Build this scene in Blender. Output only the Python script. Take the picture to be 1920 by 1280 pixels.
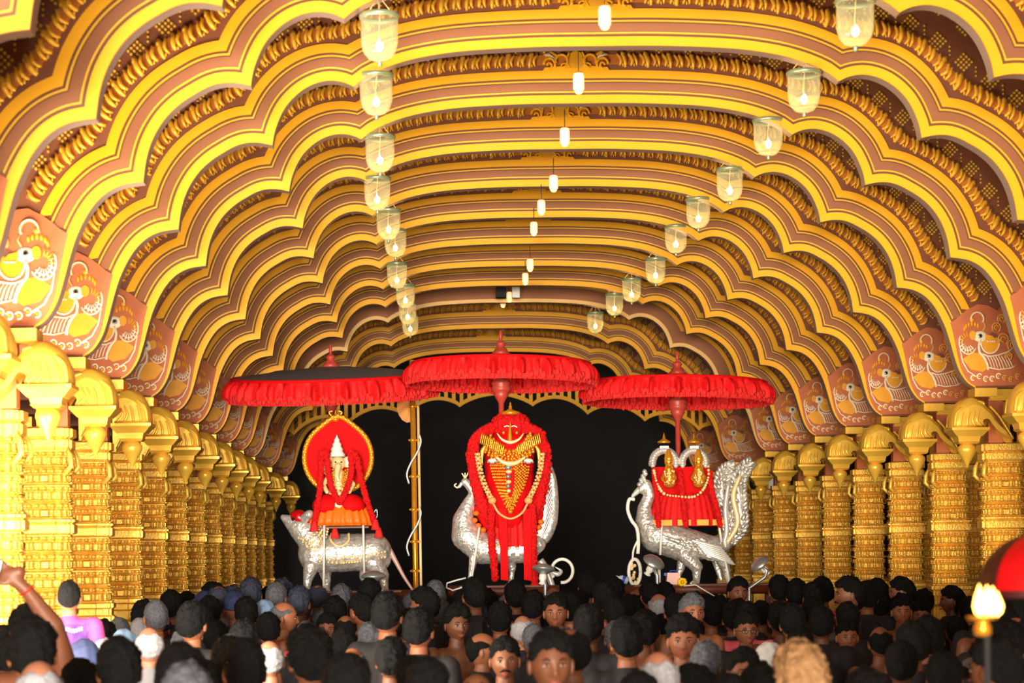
import bpy, bmesh, math, random
from mathutils import Vector, Matrix, Euler
from mathutils.geometry import tessellate_polygon
PI = math.pi
rnd = random.Random(7)
S = bpy.context.scene
COL = S.collection
for o in list(bpy.data.objects): bpy.data.objects.remove(o)

# ------------------------------------------------------------------ camera, world, lights, exposure
F = 3880.0                      # focal length in pixels (1920 wide frame)
CAMZ = 1.9
P = 1.6                         # spacing of the arches along the hall
U = 1.0 / 307.0                 # metres per arch unit
HX = 338 * U                    # hall axis
ROLL = 0.0113
cam_d = bpy.data.cameras.new('camera'); cam = bpy.data.objects.new('camera', cam_d); COL.objects.link(cam)
cam.location = (0, 0, CAMZ); cam.rotation_euler = (PI / 2, ROLL, 0)
cam_d.sensor_width = 36; cam_d.lens = F / 1920 * 36
cam_d.shift_x = 170 / 1920; cam_d.shift_y = 401 / 1920
cam_d.clip_end = 200
cam_d.dof.use_dof = True; cam_d.dof.focus_distance = 18.0; cam_d.dof.aperture_fstop = 3.6
S.camera = cam

w = bpy.data.worlds.new('world'); S.world = w; w.use_nodes = True
bgn = w.node_tree.nodes['Background']; bgn.inputs[0].default_value = (1.0, 0.86, 0.66, 1); bgn.inputs[1].default_value = 0.30

def light(kind, name, loc, rot, energy, color, **kw):
    d = bpy.data.lights.new(name, kind); d.energy = energy; d.color = color
    for k, v in kw.items(): setattr(d, k, v)
    o = bpy.data.objects.new(name, d); COL.objects.link(o); o.location = loc; o.rotation_euler = rot
    return o
def aim(o, tgt):
    d = Vector(tgt) - o.location
    o.rotation_euler = d.to_track_quat('-Z', 'Y').to_euler()
# daylight from the open entrance behind the camera, bounced up from the sunny forecourt
e = light('AREA', 'entrance_daylight', (-0.6, -14.0, 1.5), (0, 0, 0), 10300, (1, 0.86, 0.64), shape='RECTANGLE', size=9.0, size_y=3.4); aim(e, (0.6, 16, 3.6))
# fill light added behind the camera to brighten the left column row
e = light('AREA', 'left_column_fill', (-1.6, -9.0, 2.8), (0, 0, 0), 140, (1, 0.94, 0.86), shape='RECTANGLE', size=1.6, size_y=1.6, spread=0.55); aim(e, (-2.5, 18, 1.9))
# fill light added in the closed left aisle to lift the middle arches
e = light('AREA', 'left_aisle_fill', (-2.95, 10.0, 1.7), (0, 0, 0), 650, (1, 0.90, 0.70), shape='RECTANGLE', size=5.0, size_y=1.4); aim(e, (1.2, 18.5, 4.6))
S.view_settings.view_transform = 'Standard'; S.view_settings.look = 'None'
S.view_settings.exposure = 0.0; S.view_settings.gamma = 1; S.view_settings.use_curve_mapping = False

# ------------------------------------------------------------------ materials
def srgb(r, g, b):
    f = lambda c: (c / 12.92) if c <= 0.04045 else ((c + 0.055) / 1.055) ** 2.4
    return (f(r / 255), f(g / 255), f(b / 255), 1)
def mat(name, rgb, rough=0.5, metal=0.0, noise=0.0, nscale=20.0, bump=0.0, bscale=60.0, rand=0.0, emit=None, estr=0, trans=0, alpha=1, spec=0.5, ior=1.45, sheen=0):
    m = bpy.data.materials.new(name); m.use_nodes = True; nt = m.node_tree; b = nt.nodes['Principled BSDF']
    c = srgb(*rgb); b.inputs['Base Color'].default_value = c
    b.inputs['Roughness'].default_value = rough; b.inputs['Metallic'].default_value = metal
    b.inputs['Specular IOR Level'].default_value = spec; b.inputs['IOR'].default_value = ior
    if trans: b.inputs['Transmission Weight'].default_value = trans
    if alpha < 1: b.inputs['Alpha'].default_value = alpha
    if sheen: b.inputs['Sheen Weight'].default_value = sheen
    if emit: b.inputs['Emission Color'].default_value = srgb(*emit); b.inputs['Emission Strength'].default_value = estr
    last = None
    tc = nt.nodes.new('ShaderNodeTexCoord')
    if noise:
        n = nt.nodes.new('ShaderNodeTexNoise'); n.inputs['Scale'].default_value = nscale; n.inputs['Detail'].default_value = 5
        nt.links.new(tc.outputs['Object'], n.inputs['Vector'])
        mp = nt.nodes.new('ShaderNodeMapRange'); mp.inputs[1].default_value = 0.3; mp.inputs[2].default_value = 0.7
        mp.inputs[3].default_value = 1 - noise; mp.inputs[4].default_value = 1 + noise
        nt.links.new(n.outputs['Fac'], mp.inputs[0])
        h = nt.nodes.new('ShaderNodeHueSaturation'); h.inputs['Color'].default_value = c
        nt.links.new(mp.outputs[0], h.inputs['Value']); nt.links.new(h.outputs[0], b.inputs['Base Color']); last = h
    if rand:
        oi = nt.nodes.new('ShaderNodeObjectInfo'); mp = nt.nodes.new('ShaderNodeMapRange')
        mp.inputs[3].default_value = 1 - rand; mp.inputs[4].default_value = 1 + rand
        nt.links.new(oi.outputs['Random'], mp.inputs[0])
        h = nt.nodes.new('ShaderNodeHueSaturation')
        if last: nt.links.new(last.outputs[0], h.inputs['Color'])
        else: h.inputs['Color'].default_value = c
        nt.links.new(mp.outputs[0], h.inputs['Value']); nt.links.new(h.outputs[0], b.inputs['Base Color'])
    if bump:
        n = nt.nodes.new('ShaderNodeTexNoise'); n.inputs['Scale'].default_value = bscale; n.inputs['Detail'].default_value = 4
        nt.links.new(tc.outputs['Object'], n.inputs['Vector'])
        bp = nt.nodes.new('ShaderNodeBump'); bp.inputs['Strength'].default_value = bump; bp.inputs['Distance'].default_value = 0.01
        nt.links.new(n.outputs['Fac'], bp.inputs['Height']); nt.links.new(bp.outputs[0], b.inputs['Normal'])
    return m
M = dict(
    edge=mat('pale_arch_edge', (238, 186, 104), 0.5),
    gold=mat('gold_paint', (252, 178, 26), 0.5, noise=0.05, nscale=3, spec=0.3),
    thin=mat('thin_gold_line', (238, 178, 40), 0.5, noise=0.06, nscale=15),
    brown=mat('mauve_brown_paint', (156, 98, 66), 0.6, noise=0.05, nscale=2, spec=0.3),
    line=mat('dark_line_paint', (118, 68, 32), 0.6),
    spandrel=mat('spandrel_red_brown', (134, 76, 48), 0.65, noise=0.08, nscale=3),
    soffit=mat('soffit_lilac_grey', (160, 134, 122), 0.6),
    scroll=mat('scroll_gold', (255, 188, 56), 0.35, metal=0.15, noise=0.12, nscale=30),
    scrollbg=mat('scroll_backing_orange', (196, 116, 34), 0.6),  # orange strip backing the scroll strokes
    dot=mat('dot_gold', (240, 190, 60), 0.5),
    panel=mat('bird_panel_terracotta', (192, 104, 62), 0.6, noise=0.1, nscale=10),
    cream=mat('cream_outline', (250, 232, 205), 0.5),
    amber=mat('amber_paint', (242, 165, 30), 0.5, noise=0.08, nscale=12),
    plum=mat('plum_paint', (130, 76, 70), 0.6),
    peach=mat('peach_outline', (226, 160, 96), 0.5),
    colgold=mat('column_gold', (248, 196, 82), 0.36, metal=0.35, noise=0.12, nscale=14, bump=0.5, bscale=70),
    colgold2=mat('bracket_gold', (250, 196, 74), 0.30, metal=0.35, noise=0.06, nscale=8, bump=0.15, bscale=30),
    black=mat('black_paint', (12, 12, 14), 0.7, noise=0.2, nscale=3),
    unlitwall=mat('unlit_hall_black', (30, 28, 30), 0.9, noise=0.25, nscale=1.2),  # near-black colour stands in for lack of light
    maroon=mat('maroon_wall', (92, 48, 40), 0.8, noise=0.15, nscale=2),
    floor=mat('floor_stone', (96, 84, 74), 0.6, noise=0.15, nscale=2),
    ceil=mat('ceiling_brown', (120, 72, 46), 0.8, noise=0.1),
    red=mat('red_cloth', (212, 8, 14), 0.75, noise=0.15, nscale=18, spec=0.15),
    redskirt=mat('red_ruffle', (216, 16, 20), 0.65, noise=0.25, nscale=30, spec=0.3),
    fringe=mat('red_fringe', (232, 40, 38), 0.7, noise=0.3, nscale=160, bump=0.8, bscale=160),
    umbtop=mat('umbrella_top_grey', (98, 90, 96), 0.7),
    polered=mat('red_lacquer', (176, 62, 50), 0.4, noise=0.08),
    garl=mat('red_garland', (214, 14, 18), 0.8, noise=0.45, nscale=70, bump=1.0, bscale=90, spec=0.3),
    orange=mat('orange_silk', (250, 110, 14), 0.5, noise=0.12, nscale=25),
    jewel=mat('jewel_gold', (236, 156, 44), 0.25, metal=0.55, noise=0.15, nscale=60),
    palegold=mat('pale_gold', (252, 220, 158), 0.3, metal=0.25),
    silver=mat('silver_embossed', (222, 218, 212), 0.24, metal=0.6, noise=0.35, nscale=26, bump=1.0, bscale=42),
    silver2=mat('silver_plain', (222, 220, 216), 0.3, metal=0.4),
    white=mat('white_enamel', (232, 228, 222), 0.4),
    pink=mat('pink_grey', (206, 160, 152), 0.45, metal=0.2),
    wood=mat('brown_wood', (96, 44, 26), 0.5, noise=0.2, nscale=8),
    steel=mat('steel', (176, 178, 176), 0.35, metal=0.7),
    rimgreen=mat('pale_green_rim', (176, 190, 150), 0.3, metal=0.5),
    bulb=mat('glowing_bulb', (255, 220, 140), 0.5, emit=(255, 206, 110), estr=14),
    flame=mat('candle_flame', (255, 225, 150), 0.5, emit=(255, 190, 80), estr=9),
    lampglass=mat('frosted_lamp_glass', (255, 236, 200), 0.5, emit=(255, 214, 150), estr=0.75),
    wire=mat('dark_wire', (60, 46, 34), 0.6),
    skin=mat('skin_brown', (124, 74, 50), 0.5, noise=0.06, nscale=20, rand=0.45),
    skinl=mat('skin_light', (160, 104, 80), 0.5, noise=0.05, nscale=20, rand=0.1),
    eyew=mat('eye_white', (176, 160, 148), 0.4), eyed=mat('eye_dark', (22, 14, 10), 0.2), lip=mat('lips', (150, 72, 60), 0.5),
    hairb=mat('hair_black', (6, 6, 7), 0.6, noise=0.5, nscale=70, bump=1.0, bscale=170, spec=0.25),
    hairg=mat('hair_grey', (84, 84, 92), 0.7, noise=0.35, nscale=60, bump=0.9, bscale=130),
    hairw=mat('hair_white', (150, 148, 154), 0.7, noise=0.2, nscale=60, bump=0.9, bscale=130),
    hairblond=mat('hair_blond', (152, 112, 74), 0.6, noise=0.3, nscale=40, bump=0.9, bscale=100),
    hairn=mat('hair_blueblack', (44, 48, 66), 0.6, noise=0.3, nscale=50, bump=0.9, bscale=130),
    capblue=mat('cap_light_blue', (120, 146, 180), 0.8), capnavy=mat('cap_navy', (32, 40, 74), 0.8), capwhite=mat('cap_white', (176, 172, 172), 0.8),
    dhoti=mat('dhoti_cream', (210, 200, 180), 0.8, rand=0.1), shirtk=mat('shirt_dark', (34, 30, 34), 0.8, rand=0.3),
    shirtw=mat('shirt_grey', (120, 118, 124), 0.8), shirtp=mat('shirt_pink', (186, 62, 128), 0.7), shirtv=mat('shirt_violet', (84, 44, 120), 0.7),
    shirtpk=mat('shirt_coral', (230, 100, 110), 0.7),
    redumb=mat('red_satin', (176, 14, 16), 0.3, noise=0.15, nscale=6), maroons=mat('maroon_satin', (60, 14, 16), 0.5),
    bottle=mat('bottle_plastic', (190, 205, 225), 0.2), yellow=mat('yellow_flower', (250, 214, 20), 0.6), bluecap=mat('blue_label', (40, 60, 190), 0.4),
)
def glassmat():
    m = bpy.data.materials.new('lamp_glass'); m.use_nodes = True; nt = m.node_tree
    b = nt.nodes['Principled BSDF']; b.inputs['Base Color'].default_value = srgb(226, 220, 178)
    b.inputs['Roughness'].default_value = 0.08; b.inputs['Specular IOR Level'].default_value = 1.0
    b.inputs['Coat Weight'].default_value = 1.0; b.inputs['Coat Roughness'].default_value = 0.15
    lw = nt.nodes.new('ShaderNodeLayerWeight'); lw.inputs[0].default_value = 0.35
    mp = nt.nodes.new('ShaderNodeMapRange'); mp.inputs[3].default_value = 0.16; mp.inputs[4].default_value = 0.75
    nt.links.new(lw.outputs['Facing'], mp.inputs[0]); nt.links.new(mp.outputs[0], b.inputs['Alpha'])
    return m
M['glass'] = glassmat()

# ------------------------------------------------------------------ mesh building
class MB:
    def __init__(s): s.v = []; s.f = []; s.m = []; s.mats = []; s.sm = []
    def mi(s, m):
        if m not in s.mats: s.mats.append(m)
        return s.mats.index(m)
    def add(s, vs, fs, m, smooth=False):
        b = len(s.v); s.v += [tuple(v) for v in vs]; k = s.mi(m)
        for f in fs: s.f.append(tuple(b + i for i in f)); s.m.append(k); s.sm.append(smooth)
    def box(s, c, d, m, rz=0, top=1.0):
        x, y, z = d[0] / 2, d[1] / 2, d[2] / 2; vs = []
        for sz in (-1, 1):
            t = top if sz > 0 else 1
            for sx, sy in ((-1, -1), (1, -1), (1, 1), (-1, 1)):
                px, py = sx * x * t, sy * y * t
                vs.append((c[0] + px * math.cos(rz) - py * math.sin(rz), c[1] + px * math.sin(rz) + py * math.cos(rz), c[2] + sz * z))
        s.add(vs, [(3, 2, 1, 0), (4, 5, 6, 7), (0, 1, 5, 4), (1, 2, 6, 5), (2, 3, 7, 6), (3, 0, 4, 7)], m)
    def tube(s, pts, r, m, n=8, closed=False, flat=1.0):
        pts = [Vector(p) for p in pts]; N = len(pts)
        rr = r if isinstance(r, (list, tuple)) else [r] * N
        vs = []; fs = []; up = None
        for i, p in enumerate(pts):
            if closed: t = pts[(i + 1) % N] - pts[i - 1]
            else: t = pts[min(i + 1, N - 1)] - pts[max(i - 1, 0)]
            if t.length < 1e-9: t = Vector((0, 0, 1))
            t.normalize()
            if up is None:
                up = Vector((0, 1, 0)) if abs(t.y) < 0.8 else Vector((1, 0, 0))
            a = up - t * up.dot(t)
            if a.length < 1e-6: a = Vector((1, 0, 0)) - t * t.x
            a.normalize(); up = a; b = t.cross(a)
            for k in range(n):
                w_ = 2 * PI * k / n
                vs.append(p + a * math.cos(w_) * rr[i] * flat + b * math.sin(w_) * rr[i])
        for i in range(N if closed else N - 1):
            j = (i + 1) % N
            for k in range(n): fs.append((i * n + k, i * n + (k + 1) % n, j * n + (k + 1) % n, j * n + k))
        if not closed: fs += [tuple(range(n))[::-1], tuple((N - 1) * n + k for k in range(n))]
        s.add(vs, fs, m, True)
    def ball(s, c, r, m, nu=12, nv=8, mtx=None):
        if not isinstance(r, (list, tuple)): r = (r, r, r)
        vs = []; fs = []
        for j in range(nv + 1):
            t = PI * j / nv
            for i in range(nu):
                a = 2 * PI * i / nu; p = Vector((r[0] * math.sin(t) * math.cos(a), r[1] * math.sin(t) * math.sin(a), r[2] * math.cos(t)))
                if mtx: p = mtx @ p
                vs.append(p + Vector(c))
        for j in range(nv):
            for i in range(nu):
                fs.append((j * nu + i, (j + 1) * nu + i, (j + 1) * nu + (i + 1) % nu, j * nu + (i + 1) % nu))
        s.add(vs, fs, m, True)
    def lathe(s, prof, m, c=(0, 0, 0), n=20, sq=(1, 1), smooth=True):
        vs = []; fs = []
        for r, z in prof:
            for i in range(n):
                a = 2 * PI * i / n; vs.append((c[0] + r * math.cos(a) * sq[0], c[1] + r * math.sin(a) * sq[1], c[2] + z))
        for j in range(len(prof) - 1):
            for i in range(n): fs.append((j * n + i, j * n + (i + 1) % n, (j + 1) * n + (i + 1) % n, (j + 1) * n + i))
        s.add(vs, fs, m, smooth)
    def prism(s, poly, y0, y1, m, rim=None):                      # polygon in x,z extruded along y (y0 = front)
        n = len(poly); tri = tessellate_polygon([[Vector((p[0], p[1], 0)) for p in poly]])
        vs = [(p[0], y0, p[1]) for p in poly] + [(p[0], y1, p[1]) for p in poly]
        s.add(vs, [tuple(t) for t in tri] + [tuple(i + n for i in t)[::-1] for t in tri], m)
        s.add(vs, [(i, (i + 1) % n, (i + 1) % n + n, i + n) for i in range(n)], rim or m)
    def strip(s, A, B, y0, y1, m):                                # band between two x,z polylines, raised from y1 to y0
        n = len(A); vs = [(p[0], y0, p[1]) for p in A] + [(p[0], y0, p[1]) for p in B] + [(p[0], y1, p[1]) for p in A] + [(p[0], y1, p[1]) for p in B]
        fs = []
        for i in range(n - 1):
            fs += [(i, i + 1, n + i + 1, n + i), (2 * n + i, 2 * n + i + 1, i + 1, i), (n + i, n + i + 1, 3 * n + i + 1, 3 * n + i)]
        fs += [(0, n, 3 * n, 2 * n), (n - 1, 2 * n - 1, 4 * n - 1, 3 * n - 1)]
        s.add(vs, fs, m)
    def build(s, name, parent=None, loc=None, rot=None, scale=None):
        me = bpy.data.meshes.new(name); me.from_pydata(s.v, [], s.f)
        for m in s.mats: me.materials.append(M[m])
        me.polygons.foreach_set('material_index', s.m); me.polygons.foreach_set('use_smooth', s.sm)
        bm = bmesh.new(); bm.from_mesh(me); bmesh.ops.recalc_face_normals(bm, faces=bm.faces); bm.to_mesh(me); bm.free()
        me.update()
        o = bpy.data.objects.new(name, me); COL.objects.link(o)
        if parent: o.parent = parent
        if loc: o.location = loc
        if rot: o.rotation_euler = rot
        if scale: o.scale = (scale,) * 3 if not isinstance(scale, (tuple, list)) else scale
        return o
def empty(name, loc=(0, 0, 0), rz=0):
    o = bpy.data.objects.new(name, None); COL.objects.link(o); o.location = loc; o.rotation_euler = (0, 0, rz); o.empty_display_size = 0.1
    return o
def tag(o, label, cat, group=None, kind=None):
    if label: o['label'] = label
    if cat: o['category'] = cat
    if group: o['group'] = group
    if kind: o['kind'] = kind
    return o
def copy_tree(o, parent=None):
    c = o.copy(); COL.objects.link(c)
    if parent: c.parent = parent
    for ch in [x for x in o.children]: copy_tree(ch, c)
    return c
def organic(name, caps, voxel, matname, parent=None, smooth=3):
    """one continuous skin grown around tapered limbs: caps = [(p0, r0, p1, r1)] or [(c, (rx,ry,rz))]"""
    b = MB()
    for c in caps:
        if len(c) == 4:
            p0, p1 = Vector(c[0]), Vector(c[2]); n = max(2, int((p1 - p0).length / max(min(c[1], c[3]) * 0.5, 0.004)) + 1); n = min(n, 30)
            for i in range(n + 1):
                t = i / n; b.ball(p0.lerp(p1, t), c[1] + (c[3] - c[1]) * t, matname, 14, 10)
        else: b.ball(c[0], c[1], matname, 18, 12)
    o = b.build(name + '_raw'); md = o.modifiers.new('r', 'REMESH'); md.mode = 'VOXEL'; md.voxel_size = voxel; md.use_smooth_shade = True
    if smooth:
        ms = o.modifiers.new('s', 'SMOOTH'); ms.iterations = smooth; ms.factor = 0.5
    dg = bpy.context.evaluated_depsgraph_get(); me = bpy.data.meshes.new_from_object(o.evaluated_get(dg)); me.name = name
    bpy.data.objects.remove(o)
    if not me.materials: me.materials.append(M[matname])
    for p in me.polygons: p.use_smooth = True; p.material_index = 0
    r = bpy.data.objects.new(name, me); COL.objects.link(r)
    if parent: r.parent = parent
    return r
def px(x, y, Z):                # where a point of the photograph lies at depth Z
    dx, dy = x - 790.0, 1041.0 - y
    return Vector(((dx + ROLL * dy) * Z / F, Z, CAMZ + (dy - ROLL * dx) * Z / F))
def catmull(pts, n=8):
    P_ = [Vector(p) for p in pts]; P_ = [P_[0] * 2 - P_[1]] + P_ + [P_[-1] * 2 - P_[-2]]; out = []
    for i in range(1, len(P_) - 2):
        a, b, c, d = P_[i - 1:i + 3]
        for k in range(n):
            t = k / n
            out.append(0.5 * ((2 * b) + (c - a) * t + (2 * a - 5 * b + 4 * c - d) * t * t + (3 * b - a - 3 * c + d) * t ** 3))
    out.append(P_[-2]); return out

# ------------------------------------------------------------------ the setting
X0, X1 = HX - 1500 * U, HX + 1500 * U
def struct(b, name): return tag(b.build(name), None, None, kind='structure')
b = MB(); b.box((HX, 14, -0.05), (X1 - X0, 46, 0.1), 'floor'); struct(b, 'floor')
b = MB(); b.box((HX, 17.7, CAMZ + 1330 * U), (X1 - X0, 32, 0.1), 'ceil'); struct(b, 'ceiling')
b = MB(); b.box((X1 + 0.05, 18, 3.15), (0.1, 32, 6.3), 'maroon'); struct(b, 'wall_right')
b = MB(); b.box((X0 - 0.05, 18, 3.15), (0.1, 32, 6.3), 'maroon'); struct(b, 'wall_left')
b = MB(); b.box((HX, 36.5, 3.15), (X1 - X0, 0.1, 6.3), 'unlitwall'); struct(b, 'wall_back')  # darkness of the unlit hall beyond is put into the wall colour

# ------------------------------------------------------------------ scalloped arches
half = [[(0, 950), (90, 950), (163, 948), (240, 944), (296, 938), (350, 928), (395, 914), (430, 898), (455, 879)],
        [(455, 879), (472, 887), (494, 891), (516, 889), (538, 881), (557, 869), (574, 853), (586, 837), (596, 817), (604, 794), (608, 771)],
        [(608, 771), (632, 776), (657, 776), (678, 770), (697, 760), (720, 746), (742, 727), (759, 705), (772, 680), (781, 650), (786, 616)],
        [(786, 616), (805, 614), (824, 610), (843, 601), (860, 587), (875, 568), (888, 545), (899, 520), (907, 495), (914, 470), (921, 445), (931, 417), (948, 392), (968, 378)]]
lobes_h = [catmull([Vector((p[0], p[1])) for p in L], 3) for L in half]
def mir(L): return [Vector((-p.x, p.y)) for p in reversed(L)]
center = mir(lobes_h[0])[:-1] + lobes_h[0]
LOBES = [mir(L) for L in reversed(lobes_h[1:])] + [center] + lobes_h[1:]
def seg_int(a, b, c, d):
    r, q = b - a, d - c; den = r.x * q.y - r.y * q.x
    if abs(den) < 1e-9: return None
    t = ((c.x - a.x) * q.y - (c.y - a.y) * q.x) / den; u_ = ((c.x - a.x) * r.y - (c.y - a.y) * r.x) / den
    if -1e-6 <= t <= 1 + 1e-6 and -1e-6 <= u_ <= 1 + 1e-6: return a + r * t
    return None
def offset(dist, vmin=-1e9):
    """each lobe offset into the stone by dist, neighbours trimmed where they meet"""
    off = []
    for L in LOBES:
        O = []
        for i, p in enumerate(L):
            t = (L[min(i + 1, len(L) - 1)] - L[max(i - 1, 0)]).normalized()
            O.append(p + Vector((-t.y, t.x)) * dist)
        off.append(O)
    if dist > 0.01:
        for i in range(len(off) - 1):
            A, B = off[i], off[i + 1]; done = False
            for a in range(len(A) - 1, 0, -1):
                if done: break
                for c in range(len(B) - 1):
                    x = seg_int(A[a - 1], A[a], B[c], B[c + 1])
                    if x is not None: off[i] = A[:a] + [x]; off[i + 1] = [x] + B[c + 1:]; done = True; break
    # resample every lobe to a fixed count so that strips match
    out = []
    for L, O in zip(LOBES, off):
        n = len(L) if len(L) < 46 else 46
        ln = [0]
        for i in range(1, len(O)): ln.append(ln[-1] + (O[i] - O[i - 1]).length)
        R = []; j = 0
        for k in range(n):
            t = ln[-1] * k / (n - 1)
            while j < len(O) - 2 and ln[j + 1] < t: j += 1
            q = (t - ln[j]) / max(ln[j + 1] - ln[j], 1e-9); R.append(O[j].lerp(O[j + 1], min(max(q, 0), 1)))
        out.append(R)
    # cut the two end lobes at a height
    if vmin > 0:
        for idx in (0, -1):
            R = out[idx]; keep = [p for p in R if p.y >= vmin]
            n = len(R); m_ = len(keep)
            out[idx] = [keep[min(int(round(k * (m_ - 1) / (n - 1))), m_ - 1)] for k in range(n)]
            O = keep; ln = [0]
            for i in range(1, len(O)): ln.append(ln[-1] + (O[i] - O[i - 1]).length)
            Rn = []; j = 0
            for k in range(n):
                t = ln[-1] * k / (n - 1)
                while j < len(O) - 2 and ln[j + 1] < t: j += 1
                q = (t - ln[j]) / max(ln[j + 1] - ln[j], 1e-9); Rn.append(O[j].lerp(O[j + 1], min(max(q, 0), 1)))
            out[idx] = Rn
    flat = []
    for L in out: flat += L if not flat else L[1:]
    return flat
def W(p, dy=0): return (p[0] * U, CAMZ + p[1] * U)
def WL(L): return [W(p) for p in L]
TH = 0.10                                              # thickness of an arch slab
def smooth_path(L, step, win):
    ln = [0]
    for i in range(1, len(L)): ln.append(ln[-1] + (L[i] - L[i - 1]).length)
    R = []; j = 0; N = int(ln[-1] / step)
    for k in range(N + 1):
        t = ln[-1] * k / N
        while j < len(L) - 2 and ln[j + 1] < t: j += 1
        R.append(L[j].lerp(L[j + 1], (t - ln[j]) / max(ln[j + 1] - ln[j], 1e-9)))
    Q = []
    for i in range(len(R)):
        a = max(0, i - win); c = min(len(R), i + win + 1); k = min(i - a, c - 1 - i)
        seg = R[i - k:i + k + 1]; Q.append(sum(seg, Vector((0, 0))) / len(seg))
    return Q
PROFILE = offset(0)
def make_arch(style='full'):
    root = empty('scalloped_arch')
    # slab
    poly = WL(PROFILE) + [W((1480, 376)), W((1480, 1320)), W((-1480, 1320)), W((-1480, 376))]
    b = MB(); b.prism(poly, 0, TH, 'spandrel', 'soffit'); b.build('slab', root)
    def band(name, d0, d1, m, y, v0, v1=None):
        bb = MB(); bb.strip(WL(offset(d0, v0)), WL(offset(d1, v1 or v0)), -y, 0.0, m); return bb.build(name, root)
    if style == 'full':
        ib = band('inner_gold_band', 0.5, 18, 'gold', 0.010, 0, 400)
        # the taper of the inner band down the foot of the arch comes from its outer edge ending higher
        band('dark_band', 18, 68.5, 'line', 0.003, 545)
        band('brown_band', 27, 43, 'brown', 0.006, 540)
        for d in (23, 45.5):
            o = band('thin_gold_stripe', d, d + 3.2, 'thin', 0.008, 540)
        band('outer_gold_band', 53, 70, 'gold', 0.010, 560)
    else:
        band('inner_gold_band', 0.5, 14, 'edge', 0.010, 0, 400)
        band('brown_band', 14, 58, 'brown', 0.004, 540)
        band('outer_gold_band', 58, 72, 'gold', 0.010, 560)
    # carved scroll border
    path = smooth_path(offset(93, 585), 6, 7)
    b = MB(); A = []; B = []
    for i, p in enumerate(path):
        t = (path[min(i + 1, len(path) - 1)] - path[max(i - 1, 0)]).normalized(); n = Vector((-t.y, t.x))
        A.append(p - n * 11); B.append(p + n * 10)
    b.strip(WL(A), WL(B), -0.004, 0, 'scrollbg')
    acc = 0; i = 0; last = None; k = 0
    for i in range(1, len(path) - 1):
        acc += (path[i] - path[i - 1]).length
        if acc < 10.5: continue
        acc = 0; k += 1; p = path[i]
        if abs(p.x) < 78: continue
        t = (path[i + 1] - path[i - 1]).normalized(); n = Vector((-t.y, t.x)); sg = 1 if p.x < 0 else -1
        pts = []; rr = []
        big = 1.0 if k % 4 else 1.25
        for q in range(7):
            a = q / 6
            al = -14 + 27 * a; be = sg * ((9 if k % 2 else 5) * math.sin(a * PI * 0.9) - 13 * a + 5) * -1
            pp = p + n * al * big + t * be
            if q == 6: pp += t * (-sg * 5) * 1
            x, z = W(pp); pts.append((x, -0.012 - 0.010 * math.sin(a * PI), z)); rr.append((1.0 + 3.0 * math.sin((0.1 + a * 0.8) * PI) + (0.8 if k % 3 == 0 else 0)) * U * big)
        b.tube(pts, rr, 'scroll', 5)
        if k % 4 == 0:
            x, z = W(p + n * 9); b.ball((x, -0.012, z), 6 * U, 'scroll', 8, 5)
        if k % 2 == 0:
            x, z = W(p - n * 12); b.ball((x, -0.014, z), (2 * U, 0.01, 4 * U), 'dot', 6, 4)
    b.build('carved_scroll_border', root)
    # dotted lozenges
    b = MB()
    def dot(p, r=2.5):
        x, z = W(p); vs = [(x + r * U * math.cos(a * PI / 3), -0.006, z + r * U * math.sin(a * PI / 3)) for a in range(6)]
        vb = [(v[0], 0, v[2]) for v in vs]
        b.add(vs + vb, [(0, 1, 2, 3, 4, 5)] + [(q, (q + 1) % 6, (q + 1) % 6 + 6, q + 6) for q in range(6)], 'dot')
    for row, dd in enumerate((124, 178)):
        pr = smooth_path(offset(88, 585), 6, 14); L2 = []
        for i, p in enumerate(pr):
            t = (pr[min(i + 3, len(pr) - 1)] - pr[max(i - 3, 0)]).normalized(); L2.append((p + Vector((-t.y, t.x)) * (dd - 88), t))
        acc = 28 if row else 0
        for i in range(1, len(L2)):
            acc += (L2[i][0] - L2[i - 1][0]).length
            if acc < 58: continue
            acc = 0; p, t = L2[i]; n = Vector((-t.y, t.x))
            for u_ in range(4):
                for v_ in range(4):
                    a = (u_ - 1.5) * 6.6; c = (v_ - 1.5) * 6.6
                    dot(p + Vector((a + c, a - c)) * 0.76)
            for q in (-1, 0, 1): dot(p + t * 29 + Vector((0, q * 8)), 2.0)
    b.build('dotted_lozenges', root)
    # crest at the crown of the arch
    b = MB(); cz = 950 + 70
    def R2(pts, r, m='gold', y=-0.018, n=6): b.tube([(W(p)[0], y, W(p)[1]) for p in pts], r * U, m, n)
    b.prism(WL([(-72, cz - 3), (72, cz - 3), (66, cz + 6), (30, cz + 9), (-30, cz + 9), (-66, cz + 6)]), -0.016, 0, 'gold')
    b.prism(WL([(-13, cz + 4), (13, cz + 4), (16, cz + 20), (11, cz + 36), (0, cz + 41), (-11, cz + 36), (-16, cz + 20)]), -0.020, 0, 'amber')
    for sx in (-1, 1):
        R2([(sx * (13 + 6 * math.sin(q / 8 * PI)), cz + 4 + 34 * q / 8) for q in range(9)], 2.4)
        R2([(sx * (30 + 13 * math.cos(a)), cz + 19 + 14 * math.sin(a)) for a in [q * PI / 7 - 0.3 for q in range(12)]], 3.0)
        R2([(sx * (24 + 7 * math.cos(a)), cz + 9 + 6 * math.sin(a)) for a in [q * PI / 5 for q in range(11)]], 2.2)
        R2([(sx * (56 + 12 * math.cos(a)), cz + 12 + 14 * math.sin(a)) for a in [q * PI / 7 for q in range(9)]], 3.2)
        R2([(sx * (56 + 5 * math.cos(a)), cz + 10 + 6 * math.sin(a)) for a in [q * PI / 5 for q in range(9)]], 2.6)
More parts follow.
